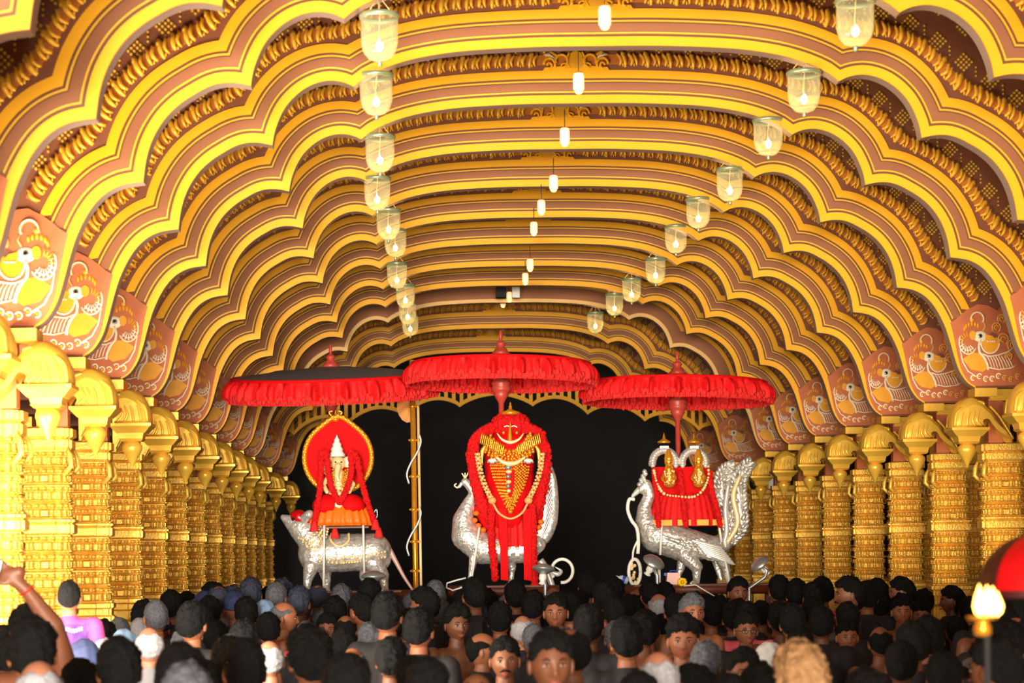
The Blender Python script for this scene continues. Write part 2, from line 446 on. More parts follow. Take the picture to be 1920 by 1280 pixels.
        b.prism(WL([(sx * 34, cz + 30), (sx * 52, cz + 40), (sx * 68, cz + 34), (sx * 60, cz + 24), (sx * 46, cz + 22)]), -0.014, 0, 'amber')
        for q in range(3): R2([(sx * (44 + q * 5), cz + 24 + q * 2), (sx * (58 + q * 4), cz + 36 - q)], 1.3, 'cream', -0.02)
    b.build('crest_ornament', root)
    # painted bird panels at the two feet
    for sx in (-1, 1):
        b = MB()
        foot = [p for p in offset(0) if p.x > 0 and 384 < p.y < 535]
        inner = [(p.x + 3.5 + 12 * max(0, (p.y - 384) / 150) ** 1.3, p.y + 2) for p in foot] + [(968, 383)]
        outline = [(p[0] * sx, p[1]) for p in inner + [(1130, 384), (1145, 480), (1130, 610), (1090, 625), (1060, 590), (1020, 560), (1000, 572), (975, 575), (950, 562), (936, 552), (924, 541)]]
        b.prism(WL(outline), -0.0135, 0, 'panel')
        def T(pts, r, m='cream', y=-0.018): b.tube([(W(p)[0] * sx, y, W(p)[1]) for p in pts], r * U, m, 5, flat=0.6)
        def PG(pts, m, y=-0.015): b.prism([(W(p)[0] * sx, W(p)[1]) for p in pts], y, 0, m)
        def arc(cx, cz_, rx, rz, a0, a1, n=10): return [(cx + rx * math.cos(math.radians(a0 + (a1 - a0) * k / n)), cz_ + rz * math.sin(math.radians(a0 + (a1 - a0) * k / n))) for k in range(n + 1)]
        PG(arc(962, 486, 26, 30, 0, 360, 18)[:-1], 'plum', -0.013)
        PG([(938, 446), (960, 462), (990, 458), (996, 424), (985, 416), (958, 422)], 'amber')                # belly
        PG(arc(1003, 486, 21, 26, 170, 385, 14), 'amber')                                                     # breast
        PG(arc(1010, 496, 12, 12, 0, 180, 8), 'plum', -0.0155)
        T(arc(1003, 486, 22, 27, 160, 375, 14), 2.2)
        # wing feathers hanging outward
        for k in range(9):
            x = 986 + k * 7.2; T([(x, 456 - k * .6), (x + 7, 446 - k), (x + 13, 428 - k * 1.2 + (k > 5) * 6)], 1.5)
        T([(984, 458), (1000, 452), (1022, 455), (1044, 462), (1058, 472)], 2.0)
        T([(998, 426), (1022, 421), (1050, 424), (1066, 432)], 1.8)
        # neck and head
        b.ball((W((980, 499))[0] * sx, -0.014, W((980, 499))[1]), (17 * U, 0.012, 13 * U), 'cream', 14, 8)
        PG(arc(962, 502, 8, 11, 0, 360, 12)[:-1], 'amber', -0.022)
        b.ball((W((979, 500))[0] * sx, -0.026, W((979, 500))[1]), (5.5 * U, 0.006, 5.5 * U), 'steel', 10, 6)
        b.ball((W((979, 500))[0] * sx, -0.031, W((979, 500))[1]), (3 * U, 0.004, 3 * U), 'eyed', 8, 6)
        PG([(992, 504), (1008, 500), (1016, 490), (1008, 486), (998, 490), (990, 494)], 'amber', -0.022)      # beak
        for k in range(4): b.ball((W((998 + k * 5, 487 - (k % 2) * 2))[0] * sx, -0.02, W((998 + k * 5, 487))[1]), 2.4 * U, 'cream', 6, 4)
        T([(980, 492), (976, 476), (978, 462), (988, 450), (996, 434), (998, 420)], 3.4)
        # feathered fan behind the head
        for k in range(11):
            a = math.radians(95 + k * 22); c_, s_ = math.cos(a), math.sin(a)
            T([(950 + 8 * c_, 486 + 10 * s_), (950 + 20 * c_, 486 + 25 * s_)], 1.6, 'cream' if k > 4 else 'amber')
        T(arc(951, 486, 21, 28, 150, 330, 14), 1.8)
        T(arc(951, 484, 14, 18, 150, 330, 10), 1.4)
        for k in range(6):
            a = math.radians(50 + k * 22); x, z = W((962 + 20 * math.cos(a), 512 + 17 * math.sin(a)))
            b.ball((x * sx, -0.014, z), (3.0 * U, 0.01, 6 * U), 'amber', 8, 5)
        # crest scroll over the head
        T(arc(973, 540, 15, 16, -30, 200, 12), 3.6, 'peach'); T(arc(973, 540, 15, 16, -30, 200, 12), 1.4, 'cream', -0.026)
        b.ball((W((961, 538))[0] * sx, -0.015, W((961, 538))[1]), 5.5 * U, 'amber', 8, 6)
        T([(988, 534), (992, 522), (986, 512)], 2.4, 'peach')
        # curling leaves outward of the bird
        for (cx, cz_, r) in ((1018, 520, 10), (1034, 492, 12), (1056, 478, 12), (1046, 452, 8), (1030, 540, 9), (1060, 520, 10), (1068, 560, 14), (1085, 500, 12), (1090, 450, 12)):
            T(arc(cx, cz_, r, r * 1.1, -60, 230, 12), 2.4, 'peach'); T(arc(cx, cz_, r * .5, r * .55, 0, 300, 8), 2.0, 'amber')
        # flowers along the foot
        for k in range(8):
            x = 962 + k * 15; z = 402 + 4 * math.sin(k * 1.9)
            T(arc(x, z, 5.5, 6, 20, 300, 8), 1.9, 'cream' if k < 5 else 'peach'); xx, zz = W((x, z)); b.ball((xx * sx, -0.014, zz), 3.2 * U, 'amber', 6, 4)
        T([(932, 470), (938, 440), (950, 418), (972, 404)], 1.8)
        b.build('painted_bird_panel', root)
    return root
ZA = 7.9 * P
ARCH_N = [-3, -2, -1, 0, 1, 2, 3, 4, 5, 6, 7, 8, 9.8, 11.85]
ordw = ['first', 'second', 'third', 'fourth', 'fifth', 'sixth', 'seventh', 'eighth', 'ninth', 'tenth', 'eleventh', 'twelfth', 'thirteenth', 'fourteenth', 'fifteenth', 'sixteenth', 'seventeenth']
proto = make_arch(); plain = make_arch('plain')
for i, k in enumerate(ARCH_N):
    if k == 8: a = plain
    elif i == 0: a = proto
    else: a = copy_tree(proto)
    a.location = (HX, ZA + k * P, 0)
    lab = 'scalloped gold and brown striped arch spanning the hall, %s one counting from the camera' % ordw[i]
    if k == 8: lab = 'scalloped arch with one wide plain brown band and pale gold edge, twelfth from camera'
    if i == len(ARCH_N) - 1: lab = 'farthest scalloped gold striped arch, right above the dark opening'
    tag(a, lab, 'arch', 'scalloped arches along the hall')

# ------------------------------------------------------------------ brackets with elephant-like domes and pendants
def make_bracket():
    root = empty('carved_bracket')                                  # built for the right side, hall centre towards -x; origin on the hall axis plane
    def V(h, v, y=0): return ((h - 1000) * U, y, CAMZ + v * U)
    hd = 0.115
    b = MB()                                                        # dome: trunk-like curls swelling over the corbel
    prof = catmull([(-40, 283), (-42, 296), (-37, 318), (-25, 340), (-6, 353), (12, 355), (30, 346), (44, 332), (56, 320), (66, 300), (80, 282), (100, 262), (104, 250), (92, 252), (76, 264), (62, 282), (52, 300), (44, 306), (34, 303), (30, 294), (34, 283)], 4)
    pts = [(945 + p[0] if len(p) else 0, p[1]) for p in prof]
    n = len(pts); vs = []; fs = []
    ys = [(-1.02, .30), (-.95, .62), (-.8, .84), (-.4, 1.0), (0, 1.05), (.4, 1.0), (.8, .84), (.95, .62), (1.02, .30)]
    cx, cz = 970, 300
    for yy, sc in ys:
        for p in pts: 
            vs.append(V(cx + (p[0] - cx) * (1 - (1 - sc) * .35), cz + (p[1] - cz) * (1 - (1 - sc) * .5), yy * hd))
    for j in range(len(ys) - 1):
        for i in range(n): fs.append((j * n + i, j * n + (i + 1) % n, (j + 1) * n + (i + 1) % n, (j + 1) * n + i))
    b.add(vs, fs, 'colgold2', True)
    for yy in (-1, 1):
        j = 0 if yy < 0 else len(ys) - 1
        tri = tessellate_polygon([[Vector((p[0], p[1], 0)) for p in pts]]); b.add(vs[j * n:(j + 1) * n], [tuple(t) for t in tri], 'colgold2', True)
    b.build('dome', root)
    b = MB()                                                        # carved curls on the faces of the dome
    for s in (-1, 1):
        for k, (xa, xb, xc) in enumerate(((908, 912, 934), (921, 925, 942), (938, 940, 950), (957, 952, 957), (972, 962, 963))):
            c = catmull([(xa, 287), (xb - 2, 300), (xb + 3, 318), (xc, 334), (xc + 12, 343)], 4)
            b.tube([V(p[0], min(p[1], 348), s * hd * (1.01 - .22 * (i / len(c)))) for i, p in enumerate(c)], [(2.2 + 2.6 * math.sin((i + 1) / (len(c) + 1) * PI)) * U for i in range(len(c))], 'colgold2', 7)
        c = catmull([(986, 318), (974, 322), (962, 334), (966, 344), (978, 340), (976, 332)], 4); b.tube([V(p[0], p[1], s * hd * .86) for p in c], 3 * U, 'colgold2', 6)
        c = catmull([(1046, 256), (1030, 284), (1012, 312), (992, 334)], 4); b.tube([V(p[0], p[1], s * hd * .8) for p in c], 3.4 * U, 'colgold2', 6)
    for k in range(6):
        b.ball(V(948 + k * 7, 352 - k * 2 + 2 * (k % 2), 0), (4 * U, 0.03, 4 * U), 'colgold2', 8, 6)
    b.build('carved_curls', root)
    b = MB()                                                        # stepped corbel
    def block(h0, h1, v0, v1, dy0, dy1):                            # top (h half widths)
        vs = []
        for v, hw, dy in ((v0, h0, dy0), (v1, h1, dy1)):
            for sx, sy in ((-1, -1), (1, -1), (1, 1), (-1, 1)): vs.append(V(945 + sx * hw, v, sy * dy))
        b.add(vs, [(3, 2, 1, 0), (4, 5, 6, 7), (0, 1, 5, 4), (1, 2, 6, 5), (2, 3, 7, 6), (3, 0, 4, 7)], 'colgold2')
    block(44, 44, 278, 284, .125, .125); block(30, 43, 264, 278, .09, .122); block(24, 27, 252, 264, .07, .08); block(21, 26, 247, 252, .06, .075)
    b.build('corbel', root)
    b = MB(); b.lathe([(0, 0), (4 * U, 9 * U), (11 * U, 22 * U), (18 * U, 34 * U), (21.5 * U, 43 * U), (21 * U, 50 * U), (16 * U, 56 * U), (9 * U, 60 * U)], 'colgold2', V(945, 189, 0), 20); b.build('pendant', root)
    b = MB(); b.box(V(985, 366, 0.02), (52 * U, .2, 20 * U), 'colgold2'); b.box(V(1045, 364, 0.06), (90 * U, .14, 22 * U), 'colgold2'); b.build('seat_block', root)
    b = MB(); b.box(V(1016, 305, 0.08), (34 * U, .10, 110 * U), 'panel'); b.box(V(1055, 362, 0.08), (110 * U, .12, 26 * U), 'colgold2'); b.build('post', root)
    return root
bp = make_bracket(); first = True
brk = []
for i, k in enumerate([-2, -1, 0, 1, 2, 3, 4, 5, 6, 7, 8, 9.8, 11.85]):
    for sx in (-1, 1):
        o = bp if first else copy_tree(bp); first = False
        o.location = (HX + sx * 1000 * U, ZA + k * P - 0.02, 0); o.scale = (sx, 1, 1)
        tag(o, 'golden carved bracket with hanging pendant on the %s side, %s from the camera' % ('left' if sx < 0 else 'right', ordw[i]), 'bracket', 'carved brackets under the arches')

# ------------------------------------------------------------------ columns
def ratha(hw, st):   # stepped square plan
    a = hw; s1 = hw * st; q = [(a, s1 * .45), (a * .9, s1 * .45), (a * .9, s1 * .8), (a * .8, s1 * .8), (a * .8, a * .8)]
    out = []
    for k in range(4):
        c, s = math.cos(k * PI / 2), math.sin(k * PI / 2)
        seg = [(x, -y) for x, y in reversed(q)][1:] if False else [(a * .8, -a * .8), (a * .8, -s1 * .8), (a * .9, -s1 * .8), (a * .9, -s1 * .45), (a, -s1 * .45), (a, s1 * .45), (a * .9, s1 * .45), (a * .9, s1 * .8), (a * .8, s1 * .8)]
        out += [(x * c - y * s, x * s + y * c) for x, y in seg]
    return out
def loft(b, prof, m, st=0.85):
    n = len(ratha(1, st)); vs = []; fs = []
    for hw, z in prof:
        for x, y in ratha(hw, st): vs.append((x * U, y * U, z * U + CAMZ))
    for j in range(len(prof) - 1):
        for i in range(n): fs.append((j * n + i, j * n + (i + 1) % n, (j + 1) * n + (i + 1) % n, (j + 1) * n + i))
    fs += [tuple(range(n))[::-1], tuple((len(prof) - 1) * n + i for i in range(n))]
    b.add(vs, fs, m)
def tier_shaft(name, root, z0, z1, tiers):
    b = MB(); th = (z1 - z0) / tiers; prof = []
    for k in range(tiers):
        z = z0 + k * th; w0 = 50 if k % 2 == 0 else 47
        prof += [(w0 - 6, z), (w0, z + th * .05), (w0 - 1, z + th * .11), (40, z + th * .15), (35, z + th * .18), (34, z + th * .50), (42, z + th * .54), (w0, z + th * .60), (w0 - 2, z + th * .67), (39, z + th * .70), (38, z + th * .84), (44, z + th * .88), (w0 - 3, z + th * .93), (40, z + th * .97)]
    loft(b, prof, 'colgold')
    for k in range(tiers):
        z = z0 + k * th
        for f in range(4):
            c, s = math.cos(f * PI / 2), math.sin(f * PI / 2)
            for q in (-27, -13, 13, 27) if k % 2 == 0 else (-27, -9, 9, 27):
                r = 39 if abs(q) < 20 else 36
                x, y = (r * c - q * s) * U, (r * s + q * c) * U
                b.lathe([(5.5 * U, 0), (6.4 * U, th * .04 * U), (4.2 * U, th * .09 * U), (5.0 * U, th * .22 * U), (3.6 * U, th * .3 * U), (6 * U, th * .36 * U), (0, th * .38 * U)], 'colgold', (x, y, CAMZ + (z + th * .15) * U), 8)
            if k % 2 == 0:
                x, y = (38 * c) * U, (38 * s) * U
                b.box((x, y, CAMZ + (z + th * .33) * U), (13 * U if s else 8 * U, 13 * U if c else 8 * U, th * .30 * U), 'colgold')
                b.box((x * 1.12, y * 1.12, CAMZ + (z + th * .33) * U), (3 * U, 3 * U, th * .2 * U), 'maroon')
            for q in (-30, -15, 0, 15, 30):
                r = 45 if abs(q) < 10 else (43 if abs(q) < 20 else 39)
                x, y = (r * c - q * s) * U, (r * s + q * c) * U
                b.ball((x, y, CAMZ + (z + th * .77) * U), (5.6 * U, 5.6 * U, th * .10 * U), 'colgold', 8, 6)
                b.ball((x * 1.03, y * 1.03, CAMZ + (z + th * .62) * U), (4.6 * U, 4.6 * U, th * .05 * U), 'colgold', 6, 4)
    return b.build(name, root)
def make_column():
    root = empty('carved_column')
    b = MB(); loft(b, [(52, -583), (52, -560), (48, -552), (48, -150), (54, -144), (54, -124), (48, -120), (48, -108), (53, -104), (53, -96), (46, -93)], 'colgold'); b.build('base', root)
    tier_shaft('lower_shaft', root, -94, 49, 4)
    b = MB(); loft(b, [(47, 48), (52, 51), (52, 66), (48, 69), (54, 72), (54, 76), (46, 78)], 'colgold', .95)
    b.build('middle_band', root)
    tier_shaft('upper_shaft', root, 77, 210, 4)
    b = MB(); loft(b, [(46, 208), (50, 214), (50, 228), (45, 231), (52, 235), (52, 250), (40, 254)], 'colgold', .95)
    b.build('capital', root)
    b = MB()
    for sy in (-1, 1): b.tube([(-36 * U, sy * 34 * U, CAMZ + 160 * U), (-52 * U, sy * 40 * U, CAMZ + 178 * U), (-50 * U, sy * 40 * U, CAMZ + 196 * U), (-44 * U, sy * 36 * U, CAMZ + 214 * U)], [4 * U, 6 * U, 6 * U, 3 * U], 'colgold', 6)
    b.box((0, 0, CAMZ + 305 * U), (36 * U, 36 * U, 108 * U), 'colgold2'); b.build('upper_post', root)
    return root
cp = make_column(); first = True
for row, hh in ((0, 1055), (1, 1330)):
    for i, k in enumerate([-3, -2, -1, 0, 1, 2, 3, 4, 5, 6, 7, 8, 9, 10, 11]):
        if row == 1 and (k < -1): continue
        for sx in (-1, 1):
            o = cp if first else copy_tree(cp); first = False
            o.location = (HX + sx * hh * U, ZA + k * P + 0.34 + row * 0.8, 0)
            o.rotation_euler = (0, 0, 0 if sx > 0 else PI)
            tag(o, 'carved golden column in the %s %s row, %s from the camera' % ('inner' if row == 0 else 'outer', 'left' if sx < 0 else 'right', ordw[i if row == 0 else i - 2]), 'column', 'carved columns along the hall')

# ------------------------------------------------------------------ slatted valance over the dark opening
root = empty('scalloped_valance', (HX, 18.6 * P, 0))
cus = [(-893, 536), (-655, 580), (-403, 613), (-161, 652), (161, 652), (403, 613), (655, 580), (893, 536)]
cus = [(-1060, 470)] + cus + [(1060, 470)]
low = []
for (a, b_), (c, d) in zip(cus[:-1], cus[1:]):
    for k in range(16):
        t = k / 16; low.append((a + (c - a) * t, b_ + (d - b_) * t + 50 * math.sin(t * PI) ** 0.8))
low.append(cus[-1])
b = MB(); b.strip(WL(low), WL([(p[0], p[1] + 15 + 4 * abs(math.sin(p[0] / 80))) for p in low]), -0.03, 0.03, 'gold'); b.build('scalloped_rim', root)
def lowv(h):
    for p, q in zip(low[:-1], low[1:]):
        if p[0] <= h <= q[0]: return p[1] + (q[1] - p[1]) * (h - p[0]) / max(q[0] - p[0], 1e-6)
    return 500
def topv(h): return 770 - (h / 1060) ** 2 * 190
for k in range(62):
    h = -1037 + k * 34; b = MB(); z0, z1 = lowv(h) + 10, topv(h); hw = 8
    if z1 > z0 + 6:
        b.box((h * U, 0, CAMZ + (z0 + z1) / 2 * U), (hw * 2 * U, 0.05, (z1 - z0) * U), 'gold'); b.build('slat', root)
b = MB(); hs = [(-1060 + 2120 * k / 50) for k in range(51)]; b.strip(WL([(h, topv(h) - 5) for h in hs]), WL([(h, topv(h) + 10) for h in hs]), -0.03, 0.03, 'gold'); b.build('top_rail', root)
tag(root, 'yellow slatted valance with scalloped lower edge over the dark opening', 'valance')

# ------------------------------------------------------------------ hanging lamps
def make_belllamp():
    root = empty('bell_jar_lamp')            # origin at rim centre
    H = 78 * U; R = 31 * U
    b = MB(); prof = [(0.004, -H), (6 * U, -H + 3 * U), (18 * U, -H + 7 * U), (27 * U, -H + 18 * U), (30.5 * U, -H + 32 * U), (R, -H + 48 * U), (R, -1 * U)]
    b.lathe(prof, 'glass', n=28); b.build('glass_jar', root)
    b = MB(); b.lathe([(0, -H - 6 * U), (3 * U, -H - 5 * U), (4.5 * U, -H - 2 * U), (3 * U, -H + 1 * U), (6 * U, -H + 3.5 * U)], 'rimgreen', n=12); b.build('glass_knob', root)
    b = MB(); b.lathe([(R - .004, -5 * U), (R + .004, -5 * U), (R + 0.008, -1 * U), (R + 0.006, 3 * U), (R - .006, 3 * U), (R - .004, -5 * U)], 'rimgreen', n=28)
    b.build('metal_rim', root)
    for k in range(3):
        a = 2 * PI * k / 3 + .5; b = MB(); b.tube([(R * math.cos(a), R * math.sin(a), 0), (R * .2 * math.cos(a), R * .2 * math.sin(a), 26 * U)], 0.0022, 'palegold', 5); b.build('chain', root)
    b = MB(); b.tube([(0, 0, 28 * U), (0.004, 0, 0), (-.004, 0, -32 * U), (0, 0, -44 * U)], 0.003, 'palegold', 6); b.tube([(0, 0, 20 * U), (0, 0, 34 * U)], 0.008, 'steel', 8); b.build('cord', root)
    b = MB(); b.ball((0, 0, -50 * U), (7 * U, 7 * U, 9 * U), 'bulb', 12, 8); b.build('bulb', root)
    return root
lp = make_belllamp(); first = True
left = [(711, 30), (705, 142), (712, 257), (707, 335), (728, 395), (741, 432), (744, 495), (760, 535), (764, 568), (769, 592)]
right = [(1603, 2), (1507, 137), (1440, 226), (1368, 318), (1309, 374), (1267, 425), (1229, 486), (1184, 524), (1152, 552), (1116, 587)]
rrows = [-1, 0, 1, 2, 3, 4, 5, 6, 7, 8]
for side, L in (('left', left), ('right', right)):
    for i, ((x, y), k) in enumerate(zip(L, rrows)):
        Z = ZA + k * P + 0.05; o = lp if first else copy_tree(lp); first = False
        p = px(x, y, Z); o.location = p
        tag(o, 'lit bell-shaped glass lamp hanging in the %s row, %s from the camera' % (side, ordw[i]), 'lamp', 'bell glass lamps hanging from arches')
        # wire up to the soffit of the arch it hangs from
        h = (p.x - HX) / U; zz = CAMZ + (905 if abs(h) > 430 else 916) * U
        if i < 10: light('POINT', 'lamp_glow', (p.x, p.y, p.z - 50 * U), (0, 0, 0), 5.0, (1, 0.72, 0.36), shadow_soft_size=0.03)
def make_tubelamp():
    root = empty('candle_lamp')
    b = MB(); b.lathe([(0, 17 * U), (9 * U, 17 * U), (10.5 * U, 12 * U), (10.5 * U, -12 * U), (8 * U, -16 * U), (0, -16 * U)], 'lampglass', n=16); b.build('glass_tube', root)
    b = MB(); b.lathe([(0, 20 * U), (6 * U, 20 * U), (9 * U, 17 * U), (0, 17 * U)], 'orange', n=14); b.build('cap', root)
    b = MB(); b.ball((0, 0, -17 * U), (7 * U, 7 * U, 4.5 * U), 'flame', 12, 8); b.build('glowing_tip', root)
    b = MB(); b.tube([(0, 0, 20 * U), (0, 0, 58 * U)], 0.003, 'wire', 5); b.build('cord', root)
    return root
tp = make_tubelamp(); first = True
for i, ((x, y), k) in enumerate(zip([(1134, 32), (1085, 155), (1059, 256), (1038, 343), (1015, 388), (1001, 428), (994, 496), (985, 522), (955, 556), (943, 566)], [-1, 0, 1, 2, 3, 4, 5, 6, 8, 8.4])):
    o = tp if first else copy_tree(tp); first = False
    o.location = px(x, y, ZA + k * P - 0.06)
    tag(o, 'small glowing tube lamp hanging along the middle of the ceiling, %s from camera' % ordw[i], 'lamp', 'tube lamps down the middle')
root = empty('loudspeaker_box', px(950, 548, ZA + 7.7 * P))
b = MB(); b.box((-0.07, 0, 0), (0.12, 0.14, 0.13), 'black'); b.build('cabinet', root)
b = MB(); b.box((0.11, 0, 0), (0.09, 0.10, 0.14), 'white'); b.build('side_panel', root)
b = MB(); b.box((0.0, 0.02, 0.09), (0.46, 0.05, 0.03), 'wood'); b.tube([(0, 0.02, 0.1), (0, 0.02, 0.34)], 0.01, 'steel', 6); b.build('hanger', root)
tag(root, 'small black and white speaker box hung in the middle of far plain arch', 'speaker')
#@@PART2
# ================================================================== the three vehicles
def wc(b, name, root):                       # build a mesh given in world coordinates under a placed root
    o = b.build(name, root); o.location = -Vector(root.location); return o
def wo(name, caps, vox, m, root, smooth=3):
    o = organic(name, caps, vox, m, root, smooth); o.location = -Vector(root.location); return o
def umbrella(x, ytop, R, Z, tx, ty, lab, skirt=0.26, ybase=800):
    c = px(x, ytop, Z - R)                    # front rim height
    root = empty('ceremonial_umbrella', (px(x, ytop, Z).x, Z, c.z)); n = 480; ch = .9 if tx else .25
    b = MB(); b.lathe([(0, 0.10 * ch), (0.10, 0.095 * ch), (R * .55, 0.06 * ch), (R * .92, 0.015 * ch), (R, 0.0)], 'umbtop', n=48); b.lathe([(0, .085), (R * .55, .045), (R * .97, 0.0)], 'redumb', n=48)
    o1 = b.build('canopy', root)
    vs = []; fs = []; rows = 7
    for j in range(rows):
        t = j / (rows - 1)
        for i in range(n):
            a = 2 * PI * i / n; fold = (math.sin(a * 44 + .5 * math.sin(a * 7)) + .7 * math.sin(a * 67 + 1) + .7 * math.sin(a * 23 + 2)) * 0.026 * min(1, t * 2.5)
            r = R * 1.01 + 0.055 * math.sin(t * PI * .6) * R + fold
            vs.append((r * math.cos(a), r * math.sin(a), -skirt * .84 * t + 0.012 * math.sin(a * 13) * t))
    for j in range(rows - 1):
        for i in range(n): fs.append((j * n + i, j * n + (i + 1) % n, (j + 1) * n + (i + 1) % n, (j + 1) * n + i))
    b = MB(); b.add(vs, fs, 'redskirt', True); o2 = b.build('ruffled_skirt', root)
    b = MB(); rr = random.Random(3)
    for i in range(320):
        a = 2 * PI * i / 320; r = R * 1.06 + rr.uniform(-.012, .014)
        b.ball((r * math.cos(a), r * math.sin(a), -skirt * .86 + rr.uniform(-.02, .03)), (.02, .02, .022 + rr.random() * .015), 'fringe', 6, 4)
    for i in range(320):
        a = 2 * PI * (i + .5) / 320; r = R * 1.06 + rr.uniform(-.01, .01); z = -skirt * .86
        b.box((r * math.cos(a), r * math.sin(a), z - .02), (.012, .012, skirt * .2), 'fringe', a)
    o3 = b.build('fringe', root)
    b = MB(); b.lathe([(R * 1.0, 0.012), (R * 1.02, 0.006), (R * 1.02, -.012), (R, -.012)], 'red', n=64); o4 = b.build('rim_band', root)
    for o in (o1, o2, o3, o4): o.rotation_euler = (tx, ty, 0)
    b = MB(); b.lathe([(0, .29), (.012, .28), (.016, .23), (.012, .2), (.03, .19), (.045, .17), (.03, .145), (.05, .13), (.06, .11), (.085, .085), (0, .07)], 'polered', n=20); b.build('finial', root)
    b = MB(); b.lathe([(0, 0), (.03, 0), (.035, -.13), (.08, -.15), (.088, -.17), (.075, -.19), (.085, -.21), (.08, -.235), (.06, -.25), (.066, -.265), (.045, -.30), (.024, -.34)], 'polered', n=24); b.build('hub', root)
    zb = px(x, ybase, Z).z - c.z
    b = MB(); b.tube([(0, 0, .05), (0, 0, zb)], 0.024, 'polered', 12); b.build('pole', root)
    for k in range(16):
        a = 2 * PI * k / 16; b = MB(); b.tube([(0.09 * math.cos(a), 0.09 * math.sin(a), -.03), (R * .97 * math.cos(a), R * .97 * math.sin(a), -0.01)], 0.006, 'wood', 5); rb = b.build('rib', root); rb.rotation_euler = (tx, ty, 0)
    tag(root, lab, 'umbrella')
    return root
ZL, ZC, ZR = 18.5, 17.6, 18.4
umbrella(620, 688, 0.90, ZL + .38, math.radians(7.5), math.radians(-1.2), 'red ruffled umbrella with grey top over the silver mouse', .20, 1060)
umbrella(939, 666, 0.76, ZC + .2, 0, math.radians(1.0), 'tallest red fringed umbrella, over the garlanded middle figure', .18, 1040)
umbrella(1270, 704, 0.79, ZR + .30, 0, math.radians(1.2), 'red fringed umbrella with dark right edge over the silver bird with two small idols', .175, 1040)

def beadstring(b, pts, r, m, Z, gap=None, dy=0, rv=0):
    c = catmull([Vector((p[0], p[1])) for p in pts], 10); acc = 99; gap = gap or r * 1.7; last = None
    for p in c:
        q = px(p.x, p.y, Z + dy)
        if last is None or (q - last).length >= gap:
            b.ball(q, r * (1 + (rnd.random() - .5) * rv), m, 8, 6); last = q
def ctube(b, pts, r, m, Z, n=8, dy=0, flat=1.0):
    c = catmull([Vector((p[0], p[1], p[2] if len(p) > 2 else 0)) for p in pts], 6); s = Z / F
    if isinstance(r, (list, tuple)):
        N = len(c); rr = []
        for i in range(N):
            t = i / (N - 1) * (len(r) - 1); k = min(int(t), len(r) - 2); rr.append((r[k] + (r[k + 1] - r[k]) * (t - k)) * s)
    else: rr = r * s
    b.tube([px(p.x, p.y, Z + dy + p.z) for p in c], rr, m, n, flat=flat)
def garland(b, pts, r, Z, dy=0, m='garl'):                     # thick flower garland, r in pixels
    c = catmull([Vector((p[0], p[1])) for p in pts], 10); s = Z / F; last = None
    for p in c:
        q = px(p.x, p.y, Z + dy)
        if last is None or (q - last).length > r * s * .5:
            last = q; b.ball(q, r * s * .86, m, 10, 7)
            for k in range(7):
                a = rnd.random() * 2 * PI; e = rnd.uniform(-1, 1); v = Vector((math.cos(a), -abs(math.sin(a)) , e)).normalized() * r * s * .8
                b.ball(q + v, r * s * rnd.uniform(.22, .36), m, 6, 4)
def caps(L, Z):
    out = []; s = Z / F
    for c in L:
        if len(c) == 8: out.append((px(c[0], c[1], Z + c[2]), c[3] * s, px(c[4], c[5], Z + c[6]), c[7] * s))
        else: out.append((px(c[0], c[1], Z + c[2]), tuple(q * s for q in c[3])))
    return out

# ---- silver mouse with the seated idol
Z = ZL; s = Z / F
root = empty('silver_mouse_mount', px(650, 1108, Z))
wo('body', caps([(530, 969, 0, 5, 545, 978, 0, 13), (545, 978, 0, 13, 566, 992, 0, 24), (566, 992, 0, 24, 590, 1015, 0, 30), (590, 1015, 0, 30, 592, 1042, 0, 32), (592, 1038, 0, 34, 640, 1036, 0, 37), (640, 1036, 0, 37, 700, 1034, 0, 35), (700, 1034, 0, 34, 712, 1048, 0, 22),
    (583, 1062, -.10, 15, 577, 1085, -.10, 9), (577, 1085, -.1, 9, 575, 1106, -.1, 7), (608, 1062, .10, 15, 612, 1085, .1, 9), (612, 1085, .1, 9, 612, 1106, .1, 7), (575, 1107, -.12, 8, 570, 1108, -.16, 6), (612, 1107, .08, 8, 607, 1108, .04, 6),
    (700, 1056, -.10, 20, 719, 1078, -.10, 11), (719, 1078, -.1, 10, 722, 1106, -.1, 7), (690, 1062, .1, 16, 682, 1080, .1, 9), (682, 1080, .1, 8, 690, 1106, .1, 6), (722, 1107, -.12, 8, 717, 1108, -.16, 6), (690, 1107, .1, 7, 685, 1108, .06, 6),
    (572, 971, -.12, 9, 580, 964, -.15, 9), (580, 971, .12, 9, 588, 965, .15, 9)], Z), .010, 'silver', root, 4)
b = MB(); ctube(b, [(545, 967), (558, 968), (572, 978), (580, 990)], [6, 14, 14, 6], 'redumb', Z, 12, -.03); wc(b, 'red_forehead_cloth', root)
b = MB()
for k in range(3): b.ball(px(549 + k * .3, 973, Z - .10), 3.2 * s, 'eyed', 8, 6); break
wc(b, 'eye', root)
b = MB()
for k in range(4): beadstring(b, [(560 + k * 8, 1008 + k * 8), (575 + k * 8, 1012 + k * 6), (592 + k * 6, 1000 + k * 3), (603 + k * 4, 985 + k * 2)], .013, 'palegold', Z, dy=-.155, rv=.5)
wc(b, 'neck_ornament', root)
b = MB()
for y in (1042, 1052): beadstring(b, [(600, y), (640, y + 3), (690, y - 2), (722, y - 8)], .012, 'palegold', Z, dy=-.16, rv=.6)
ctube(b, [(622, 1000, -.12), (621, 1014, -.17), (637, 1024, -.19), (653, 1014, -.17), (654, 1000, -.12)], 2.6, 'palegold', Z); wc(b, 'saddle_blanket_border', root)
